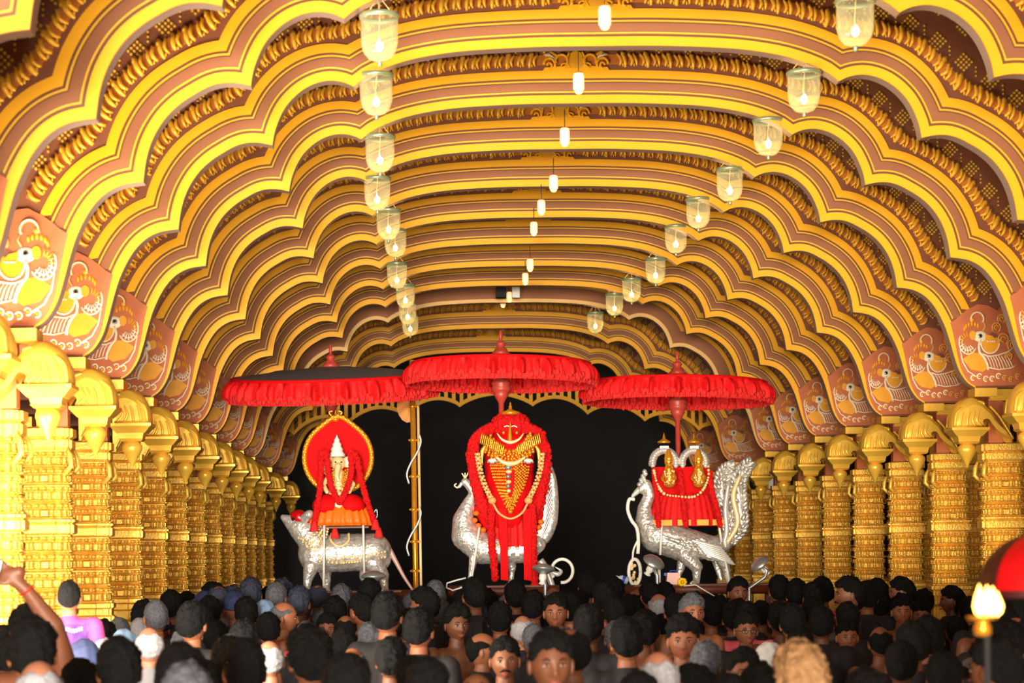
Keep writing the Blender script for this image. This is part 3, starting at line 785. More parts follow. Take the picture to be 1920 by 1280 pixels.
b = MB(); ctube(b, [(712, 1018), (728, 1028), (742, 1052), (757, 1080), (774, 1106)], [8, 5.5, 4.5, 3.5, 2.5], 'pink', Z, 10); wc(b, 'tail', root)
tag(root, 'silver embossed mouse statue with raised snout, pink tail and red forehead cloth', 'statue')
def frame(x0, x1, ytop, Z, lab):
    p0, p1 = px(x0, ytop, Z), px(x1, ytop, Z); root = empty('carrying_frame', ((p0.x + p1.x) / 2, Z, 0)); L = p1.x - p0.x; z = p0.z
    for sy in (-.22, .22):
        b = MB(); b.tube([(-L / 2, sy, z - .045), (L / 2, sy, z - .045)], .045, 'wood', 12); b.build('beam', root)
    b = MB(); b.box((0, 0, z - .02), (L * .8, .5, .04), 'wood'); b.build('deck', root)
    for sx in (-.38, .38):
        for sy in (-.2, .2): b = MB(); b.box((sx * L, sy, (z - .06) / 2), (.07, .07, z - .06), 'wood'); b.build('leg', root)
    tag(root, lab, 'frame')
frame(555, 775, 1108, ZL, 'dark wooden carrying frame under the silver mouse')
root = empty('seated_elephant_headed_idol', px(634, 985, Z))
b = MB(); n = 96; c0 = px(640, 950, Z); vs = []; fs = []
prof = [(24, 938), (44, 948), (54, 960), (60, 974), (62, 986), (50, 984)]
for j, (r, y) in enumerate(prof):
    for i in range(n):
        a = 2 * PI * i / n; f = 1 + (.05 * math.sin(a * 24) if j > 0 else 0); q = px(640, y, Z)
        vs.append((c0.x + r * s * f * math.cos(a), Z + r * s * .7 * f * math.sin(a), q.z))
for j in range(len(prof) - 1):
    for i in range(n): fs.append((j * n + i, j * n + (i + 1) % n, (j + 1) * n + (i + 1) % n, (j + 1) * n + i))
b.add(vs, fs, 'orange', True); wc(b, 'pleated_silk_seat', root)
b = MB(); out = []
for k in range(40):
    a = 2 * PI * k / 40 + PI / 2; r = 1 + .17 * max(0, math.cos((a - PI / 2))) ** 14
    out.append((634 + 63 * math.cos(a), 858 - 66 * math.sin(a) * r))
pl = [px(x, y, Z + .22) for x, y in out]; b.prism([(p.x, p.z) for p in pl], Z + .18, Z + .22, 'red'); wc(b, 'red_backplate', root)
b = MB(); b.tube([Vector((p.x, Z + .18, p.z)) for p in pl], 5 * s, 'jewel', 8, closed=True)
for p in pl: b.ball((p.x, Z + .16, p.z), 4.2 * s, 'amber', 8, 6)
wc(b, 'golden_halo_rim', root)
b = MB(); b.ball(px(629, 786, Z + .19), (7 * s, .03, 5 * s), 'jewel'); ctube(b, [(622, 780), (617, 773), (624, 770)], 2, 'jewel', Z, dy=.19); ctube(b, [(636, 780), (641, 773), (634, 770)], 2, 'jewel', Z, dy=.19); ctube(b, [(629, 784), (629, 768)], [3, 1], 'jewel', Z, dy=.19); wc(b, 'halo_finial', root)
wo('figure', caps([(634, 948, -.02, (34, 30, 17)), (605, 952, -.06, 11, 650, 962, -.12, 9), (663, 952, -.06, 11, 622, 962, -.12, 9), (634, 925, 0, 19, 634, 895, 0, 16), (634, 868, 0, (14, 13, 14)),
    (634, 874, -.07, 6.5, 631, 892, -.10, 4.5), (631, 892, -.1, 4.5, 636, 903, -.1, 3), (636, 903, -.1, 3, 643, 902, -.1, 3), (618, 866, 0, (9, 3, 11)), (651, 866, 0, (9, 3, 11)),
    (618, 892, 0, 6, 606, 908, -.05, 5), (606, 908, -.05, 5, 613, 922, -.10, 4), (650, 892, 0, 6, 662, 908, -.05, 5), (662, 908, -.05, 5, 655, 922, -.1, 4), (620, 890, .02, 5, 608, 884, 0, 4), (608, 884, 0, 4, 606, 868, -.02, 3.5), (648, 890, .02, 5, 660, 884, 0, 4), (660, 884, 0, 4, 662, 868, -.02, 3.5)], Z), .006, 'palegold', root, 2)
b = MB(); q = px(632, 856, Z); b.lathe([(15 * s, 0), (16 * s, 4 * s), (11 * s, 10 * s), (12 * s, 14 * s), (8 * s, 20 * s), (9 * s, 23 * s), (5 * s, 28 * s), (5.5 * s, 31 * s), (2.5 * s, 36 * s), (0, 42 * s)], 'white', q, 16); wc(b, 'crown', root)
b = MB(); b.ball(px(629, 866, Z - .065), 1.6 * s, 'eyed', 6, 5); b.ball(px(640, 866, Z - .065), 1.6 * s, 'eyed', 6, 5); wc(b, 'eye', root)
b = MB()
for dx in (10, 14, 18): beadstring(b, [(634 - dx, 880), (634 - dx * .8, 900), (634, 915 + dx), (634 + dx * .8, 900), (634 + dx, 880)], .011, 'jewel', Z, dy=-.11)
for y in (930, 940, 950): b.ball(px(635, y - 25, Z - .12), (7 * s, .02, 4 * s), 'palegold', 10, 6)
for k in range(9): b.ball(px(624 + k * 2.6, 908 + (k % 3) * 9, Z - .13), 2.5 * s, 'palegold', 6, 5)
wc(b, 'gold_necklaces', root)
b = MB(); b.ball(px(615, 948, Z - .04), (30 * s, .14, 22 * s), 'red', 16, 10); b.ball(px(658, 948, Z - .04), (28 * s, .14, 22 * s), 'red', 16, 10); wc(b, 'red_lap_cloth', root)
for pts in ([(612, 846), (603, 852), (601, 890), (598, 930), (592, 965), (588, 985)], [(658, 846), (668, 856), (675, 890), (686, 930), (695, 958), (702, 980)], [(612, 850), (616, 885), (622, 915), (636, 942)], [(658, 850), (659, 885), (650, 915), (638, 942)]):
    b = MB(); garland(b, pts, 6.5, Z, -.17); wc(b, 'flower_garland', root)
for x, y in ((589, 988), (704, 985), (710, 1000), (628, 1001)):
    b = MB(); q = px(x, y - 12, Z - .2); b.lathe([(0, 0), (4 * s, -1 * s), (7 * s, -12 * s), (9 * s, -20 * s), (0, -20 * s)], 'fringe', q, 12); wc(b, 'tassel', root)
for x0, y0, x1, y1 in ((608, 984, 607, 1098), (681, 984, 683, 1074)):
    b = MB(); b.tube([px(x0, y0, Z - .23), px(x1, y1, Z - .23)], 2.3 * s, 'white', 8); wc(b, 'white_support_rod', root)
b = MB(); b.box(px(640, 989, Z), (.50, .40, .015), 'wood'); ctube(b, [(570, 968), (580, 960), (588, 968), (580, 978), (572, 984)], 1.5, 'steel', Z); ctube(b, [(700, 962), (706, 955), (707, 968), (700, 975)], 1.5, 'steel', Z); wc(b, 'metal_seat_tray', root)
tag(root, 'golden elephant-headed idol in red garlands before a red pointed halo, above silver mouse', 'idol')

# ---- middle peacock and the large garlanded figure
Z = ZC; s = Z / F
root = empty('silver_peacock_mount', px(940, 1100, Z))
wo('body', caps([(872, 903, 0, 8, 878, 908, 0, 8), (878, 908, 0, 8, 888, 924, 0, 8), (888, 924, 0, 8, 878, 946, 0, 13), (878, 946, 0, 13, 868, 975, 0, 20), (868, 975, 0, 20, 874, 1005, 0, 28), (874, 1005, 0, 28, 905, 1028, 0, 30), (905, 1028, 0, 30, 985, 1030, 0, 26), (985, 1030, 0, 24, 1008, 1020, 0, 16),
    (888, 1045, -.08, 9, 884, 1070, -.08, 6), (884, 1070, -.08, 5, 878, 1096, -.08, 4), (957, 1045, .05, 12, 960, 1066, .05, 8), (960, 1066, .05, 6, 958, 1092, .05, 5), (878, 1097, -.1, 5, 868, 1098, -.14, 3), (958, 1095, .05, 6, 948, 1098, 0, 3)], Z), .009, 'silver', root, 3)
b = MB(); ctube(b, [(866, 905), (861, 912), (855, 914)], [3.5, 3, 1], 'silver2', Z); wc(b, 'beak', root)
b = MB()
for k in range(3): ctube(b, [(872, 897), (868 + k * 4, 890), (866 + k * 6, 887 - k)], 1.2, 'palegold', Z)
wc(b, 'crest', root)
b = MB(); ctube(b, [(856, 906), (852, 910), (858, 915)], 1.4, 'palegold', Z); wc(b, 'beak_curl', root)
b = MB(); ctube(b, [(1000, 1022), (1020, 1008), (1032, 980), (1037, 945), (1036, 905), (1030, 878), (1022, 862)], [9, 12, 13, 11, 9, 7, 2.5], 'silver', Z, 14, .12, 1.3); wc(b, 'tail', root)
b = MB()
for k in range(9): ctube(b, [(990, 1025 - k * 1.5), (1012, 1012 - k * 3), (1026 , 990 - k * 9), (1036 - k * .2, 960 - k * 8)], 1.2, 'silver2', Z, 6, -.03 + .012 * k)
wc(b, 'tail_ribs', root)
b = MB(); ctube(b, [(1060 + 20 * math.cos(a) - 6, 1070 - 22 * math.sin(a)) for a in [math.radians(215 - k * 24) for k in range(14)]], 3.2, 'white', Z, 8, .1); ctube(b, [(1034, 1072), (1046, 1076), (1052, 1070), (1040, 1062)], [4, 5, 3, 1], 'silver2', Z, 8, .1); ctube(b, [(1012, 1050), (1024, 1068), (1036, 1100)], [8, 7, 6], 'silver2', Z, 8, .1); wc(b, 'curled_bracket', root)
b = MB()
for k in range(6): b.box(px(946 + k * 8, 1030 + (k % 2) * 6, Z - .14), (.03, .03, .05), 'palegold' if k % 2 else 'silver2')
beadstring(b, [(930, 1022), (950, 1027), (975, 1027), (1000, 1020)], .014, 'palegold', Z, dy=-.14); wc(b, 'saddle_ornament', root)
tag(root, 'silver peacock statue with curved neck and upright tail behind the large garlanded figure', 'statue')
frame(840, 1045, 1098, ZC, 'dark wooden carrying frame under the middle silver peacock')
root = empty('garlanded_deity', px(955, 1040, Z))
wo('red_robe', caps([(955, 850, 0, 48, 955, 915, 0, 46), (955, 915, 0, 46, 950, 965, 0, 38), (925, 935, 0, 16, 900, 955, 0, 12), (985, 930, 0, 22, 1008, 965, 0, 12), (900, 955, 0, 12, 915, 985, 0, 10)], Z), .014, 'red', root, 3)
b = MB(); c0 = px(955, 950, Z); vs = []; fs = []; n = 90
prof = [(30, 945), (36, 965), (40, 1000), (42, 1026)]
for j, (r, y) in enumerate(prof):
    for i in range(n):
        a = 2 * PI * i / n; f = 1 + .07 * math.sin(a * 18); vs.append((c0.x + r * s * f * math.cos(a), Z + r * s * .7 * f * math.sin(a), px(955, y, Z).z))
for j in range(3):
    for i in range(n): fs.append((j * n + i, j * n + (i + 1) % n, (j + 1) * n + (i + 1) % n, (j + 1) * n + i))
b.add(vs, fs, 'redskirt', True); wc(b, 'pleated_skirt', root)
for x, y in ((893, 962), (890, 975), (897, 985), (906, 993), (1010, 988), (1014, 978)):
    b = MB(); b.ball(px(x, y, Z - .1), (6 * s, .03, 5 * s), 'orange', 8, 6); wc(b, 'orange_cloth_knot', root)
for pts, r in (([(918, 972), (903, 945), (893, 905), (886, 865), (888, 832), (903, 812), (925, 800)], 13), ([(985, 800), (1008, 812), (1019, 836), (1022, 870), (1018, 905), (1010, 940), (1000, 965)], 13), ([(922, 950), (921, 985), (922, 1020), (926, 1055), (928, 1084)], 8), ([(998, 950), (1000, 985), (1000, 1020), (1001, 1060), (1003, 1098)], 8)):
    b = MB(); garland(b, pts, r, Z, -.06 if r > 10 else -.2); wc(b, 'flower_garland', root)
b = MB(); rr = random.Random(5)
b.ball(px(957, 797, Z), (36 * s, .15, 24 * s), 'garl', 20, 12)
for k in range(240):
    a = rr.random() * 2 * PI; e = rr.uniform(-1, 1); c_ = math.sqrt(1 - e * e); q = px(957, 797, Z)
    b.ball((q.x + 35 * s * c_ * math.cos(a), q.y - abs(.14 * c_ * math.sin(a)), q.z + 23 * s * e), rr.uniform(.012, .022), 'garl', 6, 4)
wc(b, 'flower_headdress', root)
b = MB(); q = px(957, 778, Z - .02); b.lathe([(20 * s, 0), (17 * s, 3 * s), (19 * s, 5 * s), (8 * s, 9 * s), (3 * s, 12 * s), (3.5 * s, 16 * s), (1.5 * s, 19 * s), (2 * s, 22 * s), (0, 25 * s)], 'jewel', q, 20); wc(b, 'golden_cap', root)
for x0, x1 in ((938, 943), (984, 986)):
    b = MB(); b.strip([(px(x0 - 6, 955, Z).x, px(x0, 955, Z).z), (px(x1 - 7, 1020, Z).x, px(x0, 1020, Z).z), (px(x1 - 6, 1088, Z).x, px(x0, 1086, Z).z)], [(px(x0 + 9, 955, Z).x, px(x0, 955, Z).z), (px(x1 + 7, 1020, Z).x, px(x0, 1020, Z).z), (px(x1 + 8, 1088, Z).x, px(x0, 1088, Z).z)], Z - .25, Z - .22, 'red'); wc(b, 'hanging_cloth_band', root)
b = MB(); fz = -.235                                                # gold collar and face-like ornament
ctube(b, [(957, 832), (956, 815), (957, 790)], [6, 4, 1], 'jewel', Z, 8, fz + .03)
for x in (944, 969): b.ball(px(x, 811, Z + fz + .06), 3.4 * s, 'jewel', 10, 8)
ctube(b, [(932, 812), (942, 824), (957, 829), (972, 824), (982, 812)], [1, 2.5, 3.5, 2.5, 1], 'palegold', Z, 8, fz)
ctube(b, [(945, 800), (951, 798), (957, 800), (964, 798), (970, 801)], 1.1, 'white', Z, 6, fz + .05)
wc(b, 'golden_nose_and_eye_ornament', root)
b = MB()
for k in range(8):
    d = k * 5.0; beadstring(b, [(920 - k * 1.4, 816 + d * .9), (938, 838 + d), (957, 846 + d * .95), (976, 838 + d), (994 + k * 1.2, 812 + d * .9)], .0115 if k % 2 else .016, 'jewel', Z, dy=fz + .004 * k, rv=.4)
for sx in (-1, 1):
    for k in range(13):
        x = 957 + sx * (12 + k * 3.4); y = 838 - k * 1.9; ctube(b, [(x, y - 4), (x + sx * 4, y + 16)], 1.5, 'jewel', Z, 5, fz - .01)
    for k in range(3):
        ctube(b, [(957 + sx * (37 + k * 4), 828 + k * 3), (957 + sx * (50 + k * 2), 840 + k * 3), (957 + sx * (54 - k), 872)], [3, 3.4, 1.5], 'jewel', Z, 6, fz + .03)
    b.ball(px(957 + sx * 34, 864, Z + fz - .01), (9 * s, .03, 5 * s), 'white', 12, 8)
    for k in range(5): b.ball(px(957 + sx * (26 + k * 4), 866, Z + fz - .03), 2 * s, 'steel', 6, 5)
wc(b, 'golden_breastplate', root)
b = MB()
ctube(b, [(930, 856), (943, 866), (957, 869), (971, 866), (985, 856)], [2, 4, 5, 4, 2], 'palegold', Z, 8, fz - .04)
for k, y in enumerate((876, 884, 893, 903, 911, 920)): b.ball(px(953 + (k % 2), y, Z + fz - .03), ((7 - k * .5) * s, .03, 4 * s), 'palegold' if k % 2 else 'steel', 10, 7)
wc(b, 'central_pendant', root)
b = MB()
for k in range(8):
    beadstring(b, [(920 + k * 3.5, 872), (927 + k * 3, 900), (940 + k * 1.8, 930), (957, 957 - k * 3.5), (974 - k * 1.8, 930), (987 - k * 3, 900), (992 - k * 3.5, 872)], .0105, 'jewel', Z, dy=fz + .01 - .005 * k, rv=.4)
b.ball(px(957, 959, Z + fz), (5 * s, .02, 4 * s), 'jewel'); wc(b, 'long_gold_strands', root)
b = MB(); 
for p_ in ([(895, 851), (900, 880), (910, 912), (922, 936)], [(1016, 851), (1013, 880), (1003, 912), (991, 936)]):
    for o_ in (-3, 3): beadstring(b, [(x + o_, y) for x, y in p_], .013, 'peach', Z, dy=fz - .02, rv=.3)
    beadstring(b, p_, .012, 'palegold', Z, dy=fz - .03, gap=.035)
ctube(b, [(924, 942), (936, 962), (957, 972), (978, 962), (990, 942)], 2.2, 'peach', Z, 8, fz - .02)
for x in (923, 991): b.ball(px(x, 938, Z + fz - .03), (8 * s, .04, 7 * s), 'peach', 12, 8)
wc(b, 'pale_bead_garland', root)
b = MB(); b.tube([px(899, 988, Z - .2), px(884, 1086, Z - .2)], 2.3 * s, 'white', 8); wc(b, 'white_support_rod', root)
tag(root, 'tall deity covered in red flower garlands and gold jewellery under the middle umbrella', 'idol')

# ---- right hand bird with two small idols
Z = ZR; s = Z / F
root = empty('silver_swan_mount', px(1280, 1096, Z))
wo('body', caps([(1203, 917, 0, 9, 1212, 908, 0, 10), (1212, 908, 0, 10, 1219, 926, 0, 11), (1219, 926, 0, 11, 1208, 952, 0, 13), (1208, 952, 0, 13, 1210, 975, 0, 19), (1210, 975, 0, 19, 1232, 1005, 0, 32), (1232, 1005, 0, 32, 1275, 1018, 0, 33), (1275, 1018, 0, 33, 1325, 1025, 0, 24), (1325, 1025, 0, 22, 1356, 1020, 0, 16),
    (1285, 1040, -.08, 16, 1306, 1062, -.08, 12), (1306, 1062, -.08, 10, 1306, 1088, -.08, 7), (1280, 1045, .1, 10, 1276, 1066, .1, 8), (1276, 1066, .1, 7, 1268, 1090, .1, 5), (1306, 1090, -.1, 7, 1296, 1094, -.16, 4),
    (1345, 1035, -.08, 14, 1360, 1060, -.08, 9), (1360, 1060, -.08, 8, 1366, 1090, -.08, 6), (1340, 1045, .1, 8, 1352, 1086, .1, 5)], Z), .009, 'silver', root, 3)
b = MB(); ctube(b, [(1200, 916), (1192, 924), (1186, 931), (1190, 938)], [6, 5, 3, 1.5], 'silver2', Z, 10); wc(b, 'beak', root)
b = MB()
for k in range(7): b.ball(px(1199 + k * 1.6 + (k % 2) * 3, 908 - k * 4, Z), 5 * s, 'silver', 8, 6)
wc(b, 'crest', root)
b = MB(); rr = random.Random(9)
for row in range(7):
    for k in range(11 - row):
        x = 1236 + row * 12 + k * 8.2; y = 1002 + k * 1.0 + row * 6.5 - (row * .6) + 8 * math.sin(k / 10 * PI) ; y = min(y, 1046)
        q = px(x, y, Z - .15 + row * .005 + abs(k - 4) * .006); mt = Matrix.Rotation(math.radians(22 + row * 3), 4, 'Y')
        b.ball(q, (10 * s, .02, 4.4 * s), 'silver', 10, 6, mt)
for k in range(7):
    x = 1300 + k * 4; y = 1016 + k * 4.5; q0 = px(x, y, Z - .13)
    b.ball(q0 + Vector((24 * s, 0, -4 * s)), (34 * s, .018, 4.4 * s), 'silver2', 14, 6, Matrix.Rotation(math.radians(15 + k), 4, 'Y'))
wc(b, 'wing_feathers', root)
b = MB()
def plume(pts, w, n=26):
    c = catmull([Vector(p) for p in pts], 10); N = len(c)
    ctube(b, pts, [4, 7, 8, 6, 3], 'silver', Z, 10, .05)
    for i in range(0, N, 2):
        p = c[i]; t = (c[min(i + 1, N - 1)] - c[max(i - 1, 0)]).normalized(); nrm = Vector((-t.y, t.x)); ww = w * (0.6 + .6 * math.sin(i / N * PI))
        for sg in (-1, 1):
            for kk in (0.4, 1):
                q = p + nrm * sg * ww * kk; pos = px(q.x, q.y, Z + .05 + rr.uniform(-.05, .05)); ang = math.atan2(t.y, t.x)
                b.ball(pos, (7.5 * s, .025, 4 * s), 'silver', 8, 6, Matrix.Rotation(ang + sg * .7, 4, 'Y'))
plume([(1352, 1035), (1368, 1000), (1362, 960), (1352, 920), (1358, 885), (1376, 872)], 10)
plume([(1372, 1015), (1390, 985), (1386, 945), (1384, 905), (1396, 878), (1408, 866)], 10)
ctube(b, [(1348, 1040), (1362, 1000), (1360, 950), (1366, 905)], [4, 5, 5, 3], 'silver2', Z, 8, -.05); ctube(b, [(1362, 1020), (1383, 980), (1375, 930), (1388, 890)], [4, 5, 5, 3], 'palegold', Z, 8, -.05)
wc(b, 'plumed_tail', root)
b = MB(); ctube(b, [(1190, 936), (1180, 936), (1177, 955), (1184, 975), (1194, 990), (1197, 1015), (1196, 1038)], 3.4, 'white', Z, 8, -.1)
ctube(b, [(1196, 1012), (1188, 1030), (1186, 1048)], 2, 'white', Z, 8, -.1); ctube(b, [(1190 + 11 * math.cos(a), 1072 - 24 * math.sin(a)) for a in [k * PI / 6 for k in range(13)]], 3.4, 'white', Z, 8, -.1)
for k in range(14): b.ball(px(1190 + rr.uniform(-7, 7), 1072 + rr.uniform(-20, 20), Z - .1), 3.4 * s, 'palegold', 6, 5)
wc(b, 'hanging_silver_pendant', root)
for r4 in ((1360, 1052, 1368, 1092), (1241, 984, 1238, 1040), (1348, 984, 1353, 1016)):
    b = MB(); b.tube([px(r4[0], r4[1], Z - .21), px(r4[2], r4[3], Z - .21)], 2.3 * s, 'white', 8); wc(b, 'white_support_rod', root)
tag(root, 'silver swan-like bird statue with feathered wing and tall plumed tail', 'statue')
frame(1150, 1490, 1096, ZR, 'dark wooden carrying frame under the silver bird beside the right columns')
root = empty('draped_throne', px(1285, 985, Z))
b = MB(); b.box((px(1279, 905, Z).x, Z + .12, px(1279, 905, Z).z), (108 * s, .06, 62 * s), 'red'); wc(b, 'red_back_cloth', root)
b = MB(); c0 = px(1285, 950, Z); vs = []; fs = []; n = 120
prof = [(52, 928, 1), (58, 940, 1), (64, 962, 1), (69, 986, 1)]
for j, (r, y, _) in enumerate(prof):
    for i in range(n):
        a = 2 * PI * i / n; f = 1 + .035 * math.sin(a * 30); vs.append((c0.x + r * s * f * math.cos(a), Z + r * s * .62 * f * math.sin(a), px(1285, y, Z).z))
for j in range(3):
    for i in range(n): fs.append((j * n + i, j * n + (i + 1) % n, (j + 1) * n + (i + 1) % n, (j + 1) * n + i))
b.add(vs, fs, 'redskirt', True); wc(b, 'pleated_red_skirt', root)
b = MB()
for i in range(56):
    a = -PI * i / 55; 
    if (i // 3) % 3 == 2: continue
    r = 69.5; b.box((c0.x + r * s * math.cos(a), Z + r * s * .63 * math.sin(a), px(1285, 980, Z).z), (.022, .012, .05), 'amber', 0)
wc(b, 'gold_hem', root)
for pts in ([(1226, 880), (1229, 910), (1233, 945), (1235, 985)], [(1276, 885), (1279, 920), (1283, 955), (1286, 985)], [(1331, 885), (1335, 920), (1345, 955), (1350, 985)]):
    b = MB(); garland(b, pts, 5.5, Z, -.28); wc(b, 'flower_garland', root)
b = MB(); beadstring(b, [(1226, 882), (1232, 905), (1245, 925), (1270, 930), (1300, 931), (1318, 918), (1328, 895), (1328, 872)], .013, 'palegold', Z, dy=-.3, rv=.5); wc(b, 'bead_garland', root)
tag(root, 'red draped throne with pleated gold-hemmed skirt on the silver bird', 'throne')
for cx, lab in ((1245, 'small golden idol under the left silver arch on the silver bird'), (1301, 'small golden idol under the right silver arch, nearer the plumed tail')):
    root = empty('small_arched_idol', px(cx, 925, Z))
    b = MB(); pts = [px(cx + 22 * math.cos(a), 868 - 24 * math.sin(a), Z) for a in [math.radians(-12 + k * 12) for k in range(18)]]
    b.tube(pts, 7.6 * s, 'silver', 10, flat=.7)
    for p in pts: b.ball(p + Vector((0, -.02, 0)), 4.6 * s, 'silver2', 8, 6)
    b.box(px(cx, 842, Z), (16 * s, .05, 12 * s), 'silver2'); wc(b, 'silver_arch', root)
    b = MB(); b.lathe([(12 * s, 0), (13 * s, 2 * s), (6 * s, 6 * s), (3 * s, 8 * s), (2 * s, 13 * s), (0, 20 * s)], 'jewel', px(cx, 830, Z), 16); wc(b, 'golden_cap', root)
    wo('figure', caps([(cx + 10, 905, -.03, (12, 9, 10)), (cx + 10, 900, -.03, 10.5, cx + 9, 880, -.03, 9.5), (cx + 9, 866, -.03, (8.5, 8, 9)), (cx + 9, 860, -.03, 9, cx + 8, 846, -.03, 5), (cx + 3, 884, -.03, 3.5, cx - 4, 896, -.07, 3), (cx + 15, 884, -.03, 3.5, cx + 22, 896, -.07, 3), (cx - 4, 896, -.07, 3, cx + 2, 904, -.1, 2.5), (cx + 22, 896, -.07, 3, cx + 17, 904, -.1, 2.5)], Z), .006, 'jewel', root, 1)
    b = MB()
    for k in range(16): b.ball(px(cx + 10 + rr.uniform(-9, 9), 885 + rr.uniform(-4, 22), Z - .11), 2.3 * s, 'palegold', 6, 5)
    wc(b, 'necklaces', root)
    for dx in (6, 12): b = MB(); b.ball(px(cx + dx, 867, Z - .065), 1.2 * s, 'eyed', 6, 4); wc(b, 'eye', root)
    tag(root, lab, 'idol')

# ---- floodlights, pole and small things on the frames
def flood(x, y, Z, w, tilt, lab, arm):
    s = Z / F; root = empty('floodlight', px(x, y, Z)); R = w * s
    b = MB(); b.lathe([(0, .45 * R), (.35 * R, .42 * R), (.75 * R, .25 * R), (R, 0), (.97 * R, -.08 * R), (.6 * R, -.25 * R), (.3 * R, -.5 * R), (0, -.5 * R)], 'steel', n=28); o = b.build('reflector', root); o.rotation_euler = tilt
    b = MB(); b.lathe([(.2 * R, 0), (.3 * R, -.3 * R), (.34 * R, -.9 * R), (.2 * R, -1.1 * R), (.34 * R, -1.3 * R), (.1 * R, -1.4 * R)], 'white', n=16); o = b.build('lamp_socket', root); o.rotation_euler = tilt
    b = MB(); b.tube([Vector(p) * s * 1.0 for p in arm], 3.6 * s, 'steel', 8); b.build('stand', root)
    tag(root, lab, 'floodlight')
flood(1019, 1066, 17.0, 22, (-.12, .1, 0), 'silver floodlight dish in front of the garlanded deity', [(0, 0, -12), (3, 0, -30), (4, 0, -425)])
flood(1226, 1053, 17.4, 22, (.5, .45, 0), 'silver floodlight dish in front of the silver bird breast', [(0, 0, -12), (6, 0, -26), (8, 0, -418)])
flood(1424, 1056, 17.6, 20, (.3, -.7, 0), 'silver floodlight dish on a slanted arm beside the right columns', [(4, 0, -6), (14, 0, -14), (10, 0, -26), (-20, 0, -46), (-24, 0, -412)])
flood(700, 1080, 17.0, 24, (0, 0, 0), 'pale floodlight dome among the heads below the silver mouse', [(0, 0, -12), (0, 0, -424)])
Z = 19.4; s = Z / F; root = empty('golden_pole', (px(775, 900, Z).x, Z, 0))
for dx, r, m in ((0, 5.2, 'jewel'), (10, 2.6, 'palegold')):
    b = MB(); zt = px(775, 735, Z).z + .3; b.tube([(dx * s + .02, 0, 0), (dx * s - .0, 0, zt)], r * s, m, 12)
    for y in (762, 825, 893, 955, 1015, 1070): q = px(775, y, Z).z; b.lathe([(r * s, -3 * s), (r * s * 1.35, 0), (r * s, 3 * s)], 'jewel', (dx * s, 0, q), 12); b.ball((dx * s - r * s * 1.3, 0, q), 2 * s, 'jewel', 6, 5)
    b.build('ringed_shaft', root)
b = MB()
for y0 in (815, 950): b.tube([Vector((p.x - root.location.x, -.06, p.z)) for p in [px(x, y, Z) for x, y in catmull_xy([(786, y0), (789, y0 + 14), (782, y0 + 34), (770, y0 + 54), (763, y0 + 74), (767, y0 + 92)])]] if False else [Vector((q.x - root.location.x, -.06, q.z)) for q in [px(c.x, c.y, Z) for c in catmull([Vector((786, y0)), Vector((789, y0 + 14)), Vector((782, y0 + 34)), Vector((770, y0 + 54)), Vector((763, y0 + 74)), Vector((767, y0 + 92))], 5)]], 2 * s, 'silver2', 6)
b.build('wound_cord', root)
tag(root, 'tall slim golden ringed double pole between the mouse and the middle deity', 'pole')
root = empty('folded_pale_fan', px(766, 765, 19.6)); b = MB(); Z = 19.6
vs = []; 
for k in range(9):
    a = math.radians(95 + k * 19); q = px(774 + 30 * math.cos(a), 762 - 30 * math.sin(a) * 1.1, Z); vs.append((q.x, Z + (.03 if k % 2 else -.03), q.z))
vs.append(tuple(px(773, 790, Z))); vs += [tuple(px(776, 745, Z))]
n_ = 9; b.add(vs, [(i, i + 1, 10) for i in range(8)] + [(8, 9, 10)], 'peach'); b.add([(v[0], v[1] + .02, v[2]) for v in vs], [(i, i + 1, 10) for i in range(8)] + [(8, 9, 10)], 'pink'); wc(b, 'pleated_blade', root)
tag(root, 'pale folded fan-shaped cloth tied high on the golden pole', 'fan')
def small(name, lab, cat, fn, Z, x, y):
    b = MB(); fn(b); o = b.build(name); o.location = px(x, y, Z); tag(o, lab, cat); return o
sz = 17.9 / F
def f(b): b.box((0, 0, 0), (28 * sz, .1, 24 * sz), 'pink', top=.85); b.tube([(-8 * sz, 0, 12 * sz), (-4 * sz, 0, 16 * sz), (4 * sz, 0, 16 * sz), (8 * sz, 0, 12 * sz)], .006, 'bluecap', 6); b.box((-16 * sz, -.05, 9 * sz), (5 * sz, .02, 5 * sz), 'bluecap')
small('carrier_bag', 'pale pink bag with blue mark on the frame under the silver bird', 'bag', f, 18.22, 1262, 1085)
def f(b):
    for k in range(7): a = k * 2 * PI / 7; b.ball((5 * sz * math.cos(a), 0, 5 * sz * math.sin(a)), (5 * sz, .02, 4 * sz), 'yellow', 8, 6)
    b.ball((0, -.02, 0), 4 * sz, 'amber', 8, 6)
small('yellow_flower', 'small bright yellow flower beside the pink bag', 'flower', f, 18.16, 1279, 1091)
def f(b): b.lathe([(0, -12 * sz), (7 * sz, -12 * sz), (7 * sz, 2 * sz), (3 * sz, 8 * sz), (3 * sz, 12 * sz), (0, 12 * sz)], 'bottle', n=14); b.lathe([(7.2 * sz, -6 * sz), (7.2 * sz, 0)], 'bluecap', n=14)
o = small('plastic_bottle', 'clear plastic bottle with blue label lying left of the bird pendant', 'bottle', f, 18.2, 1166, 1085); o.rotation_euler = (0, -1.2, 0)
def f(b): b.tube([(0, 0, -14 * sz), (0, 0, 14 * sz)], 3 * sz, 'white', 10)
small('white_tube', 'short white upright tube between floodlight and pink bag', 'tube', f, 18.2, 1236, 1078)
def f(b): b.tube([Vector(((p[0] - 835) * sz, 0, (1095 - p[1]) * sz)) for p in [(872, 1084), (855, 1088), (838, 1093), (837, 1101), (848, 1106), (868, 1100), (885, 1096)]], 1.6 * sz, 'white', 6)
small('white_rope', 'loop of white rope at the left end of the middle frame', 'rope', f, 17.1, 835, 1095)
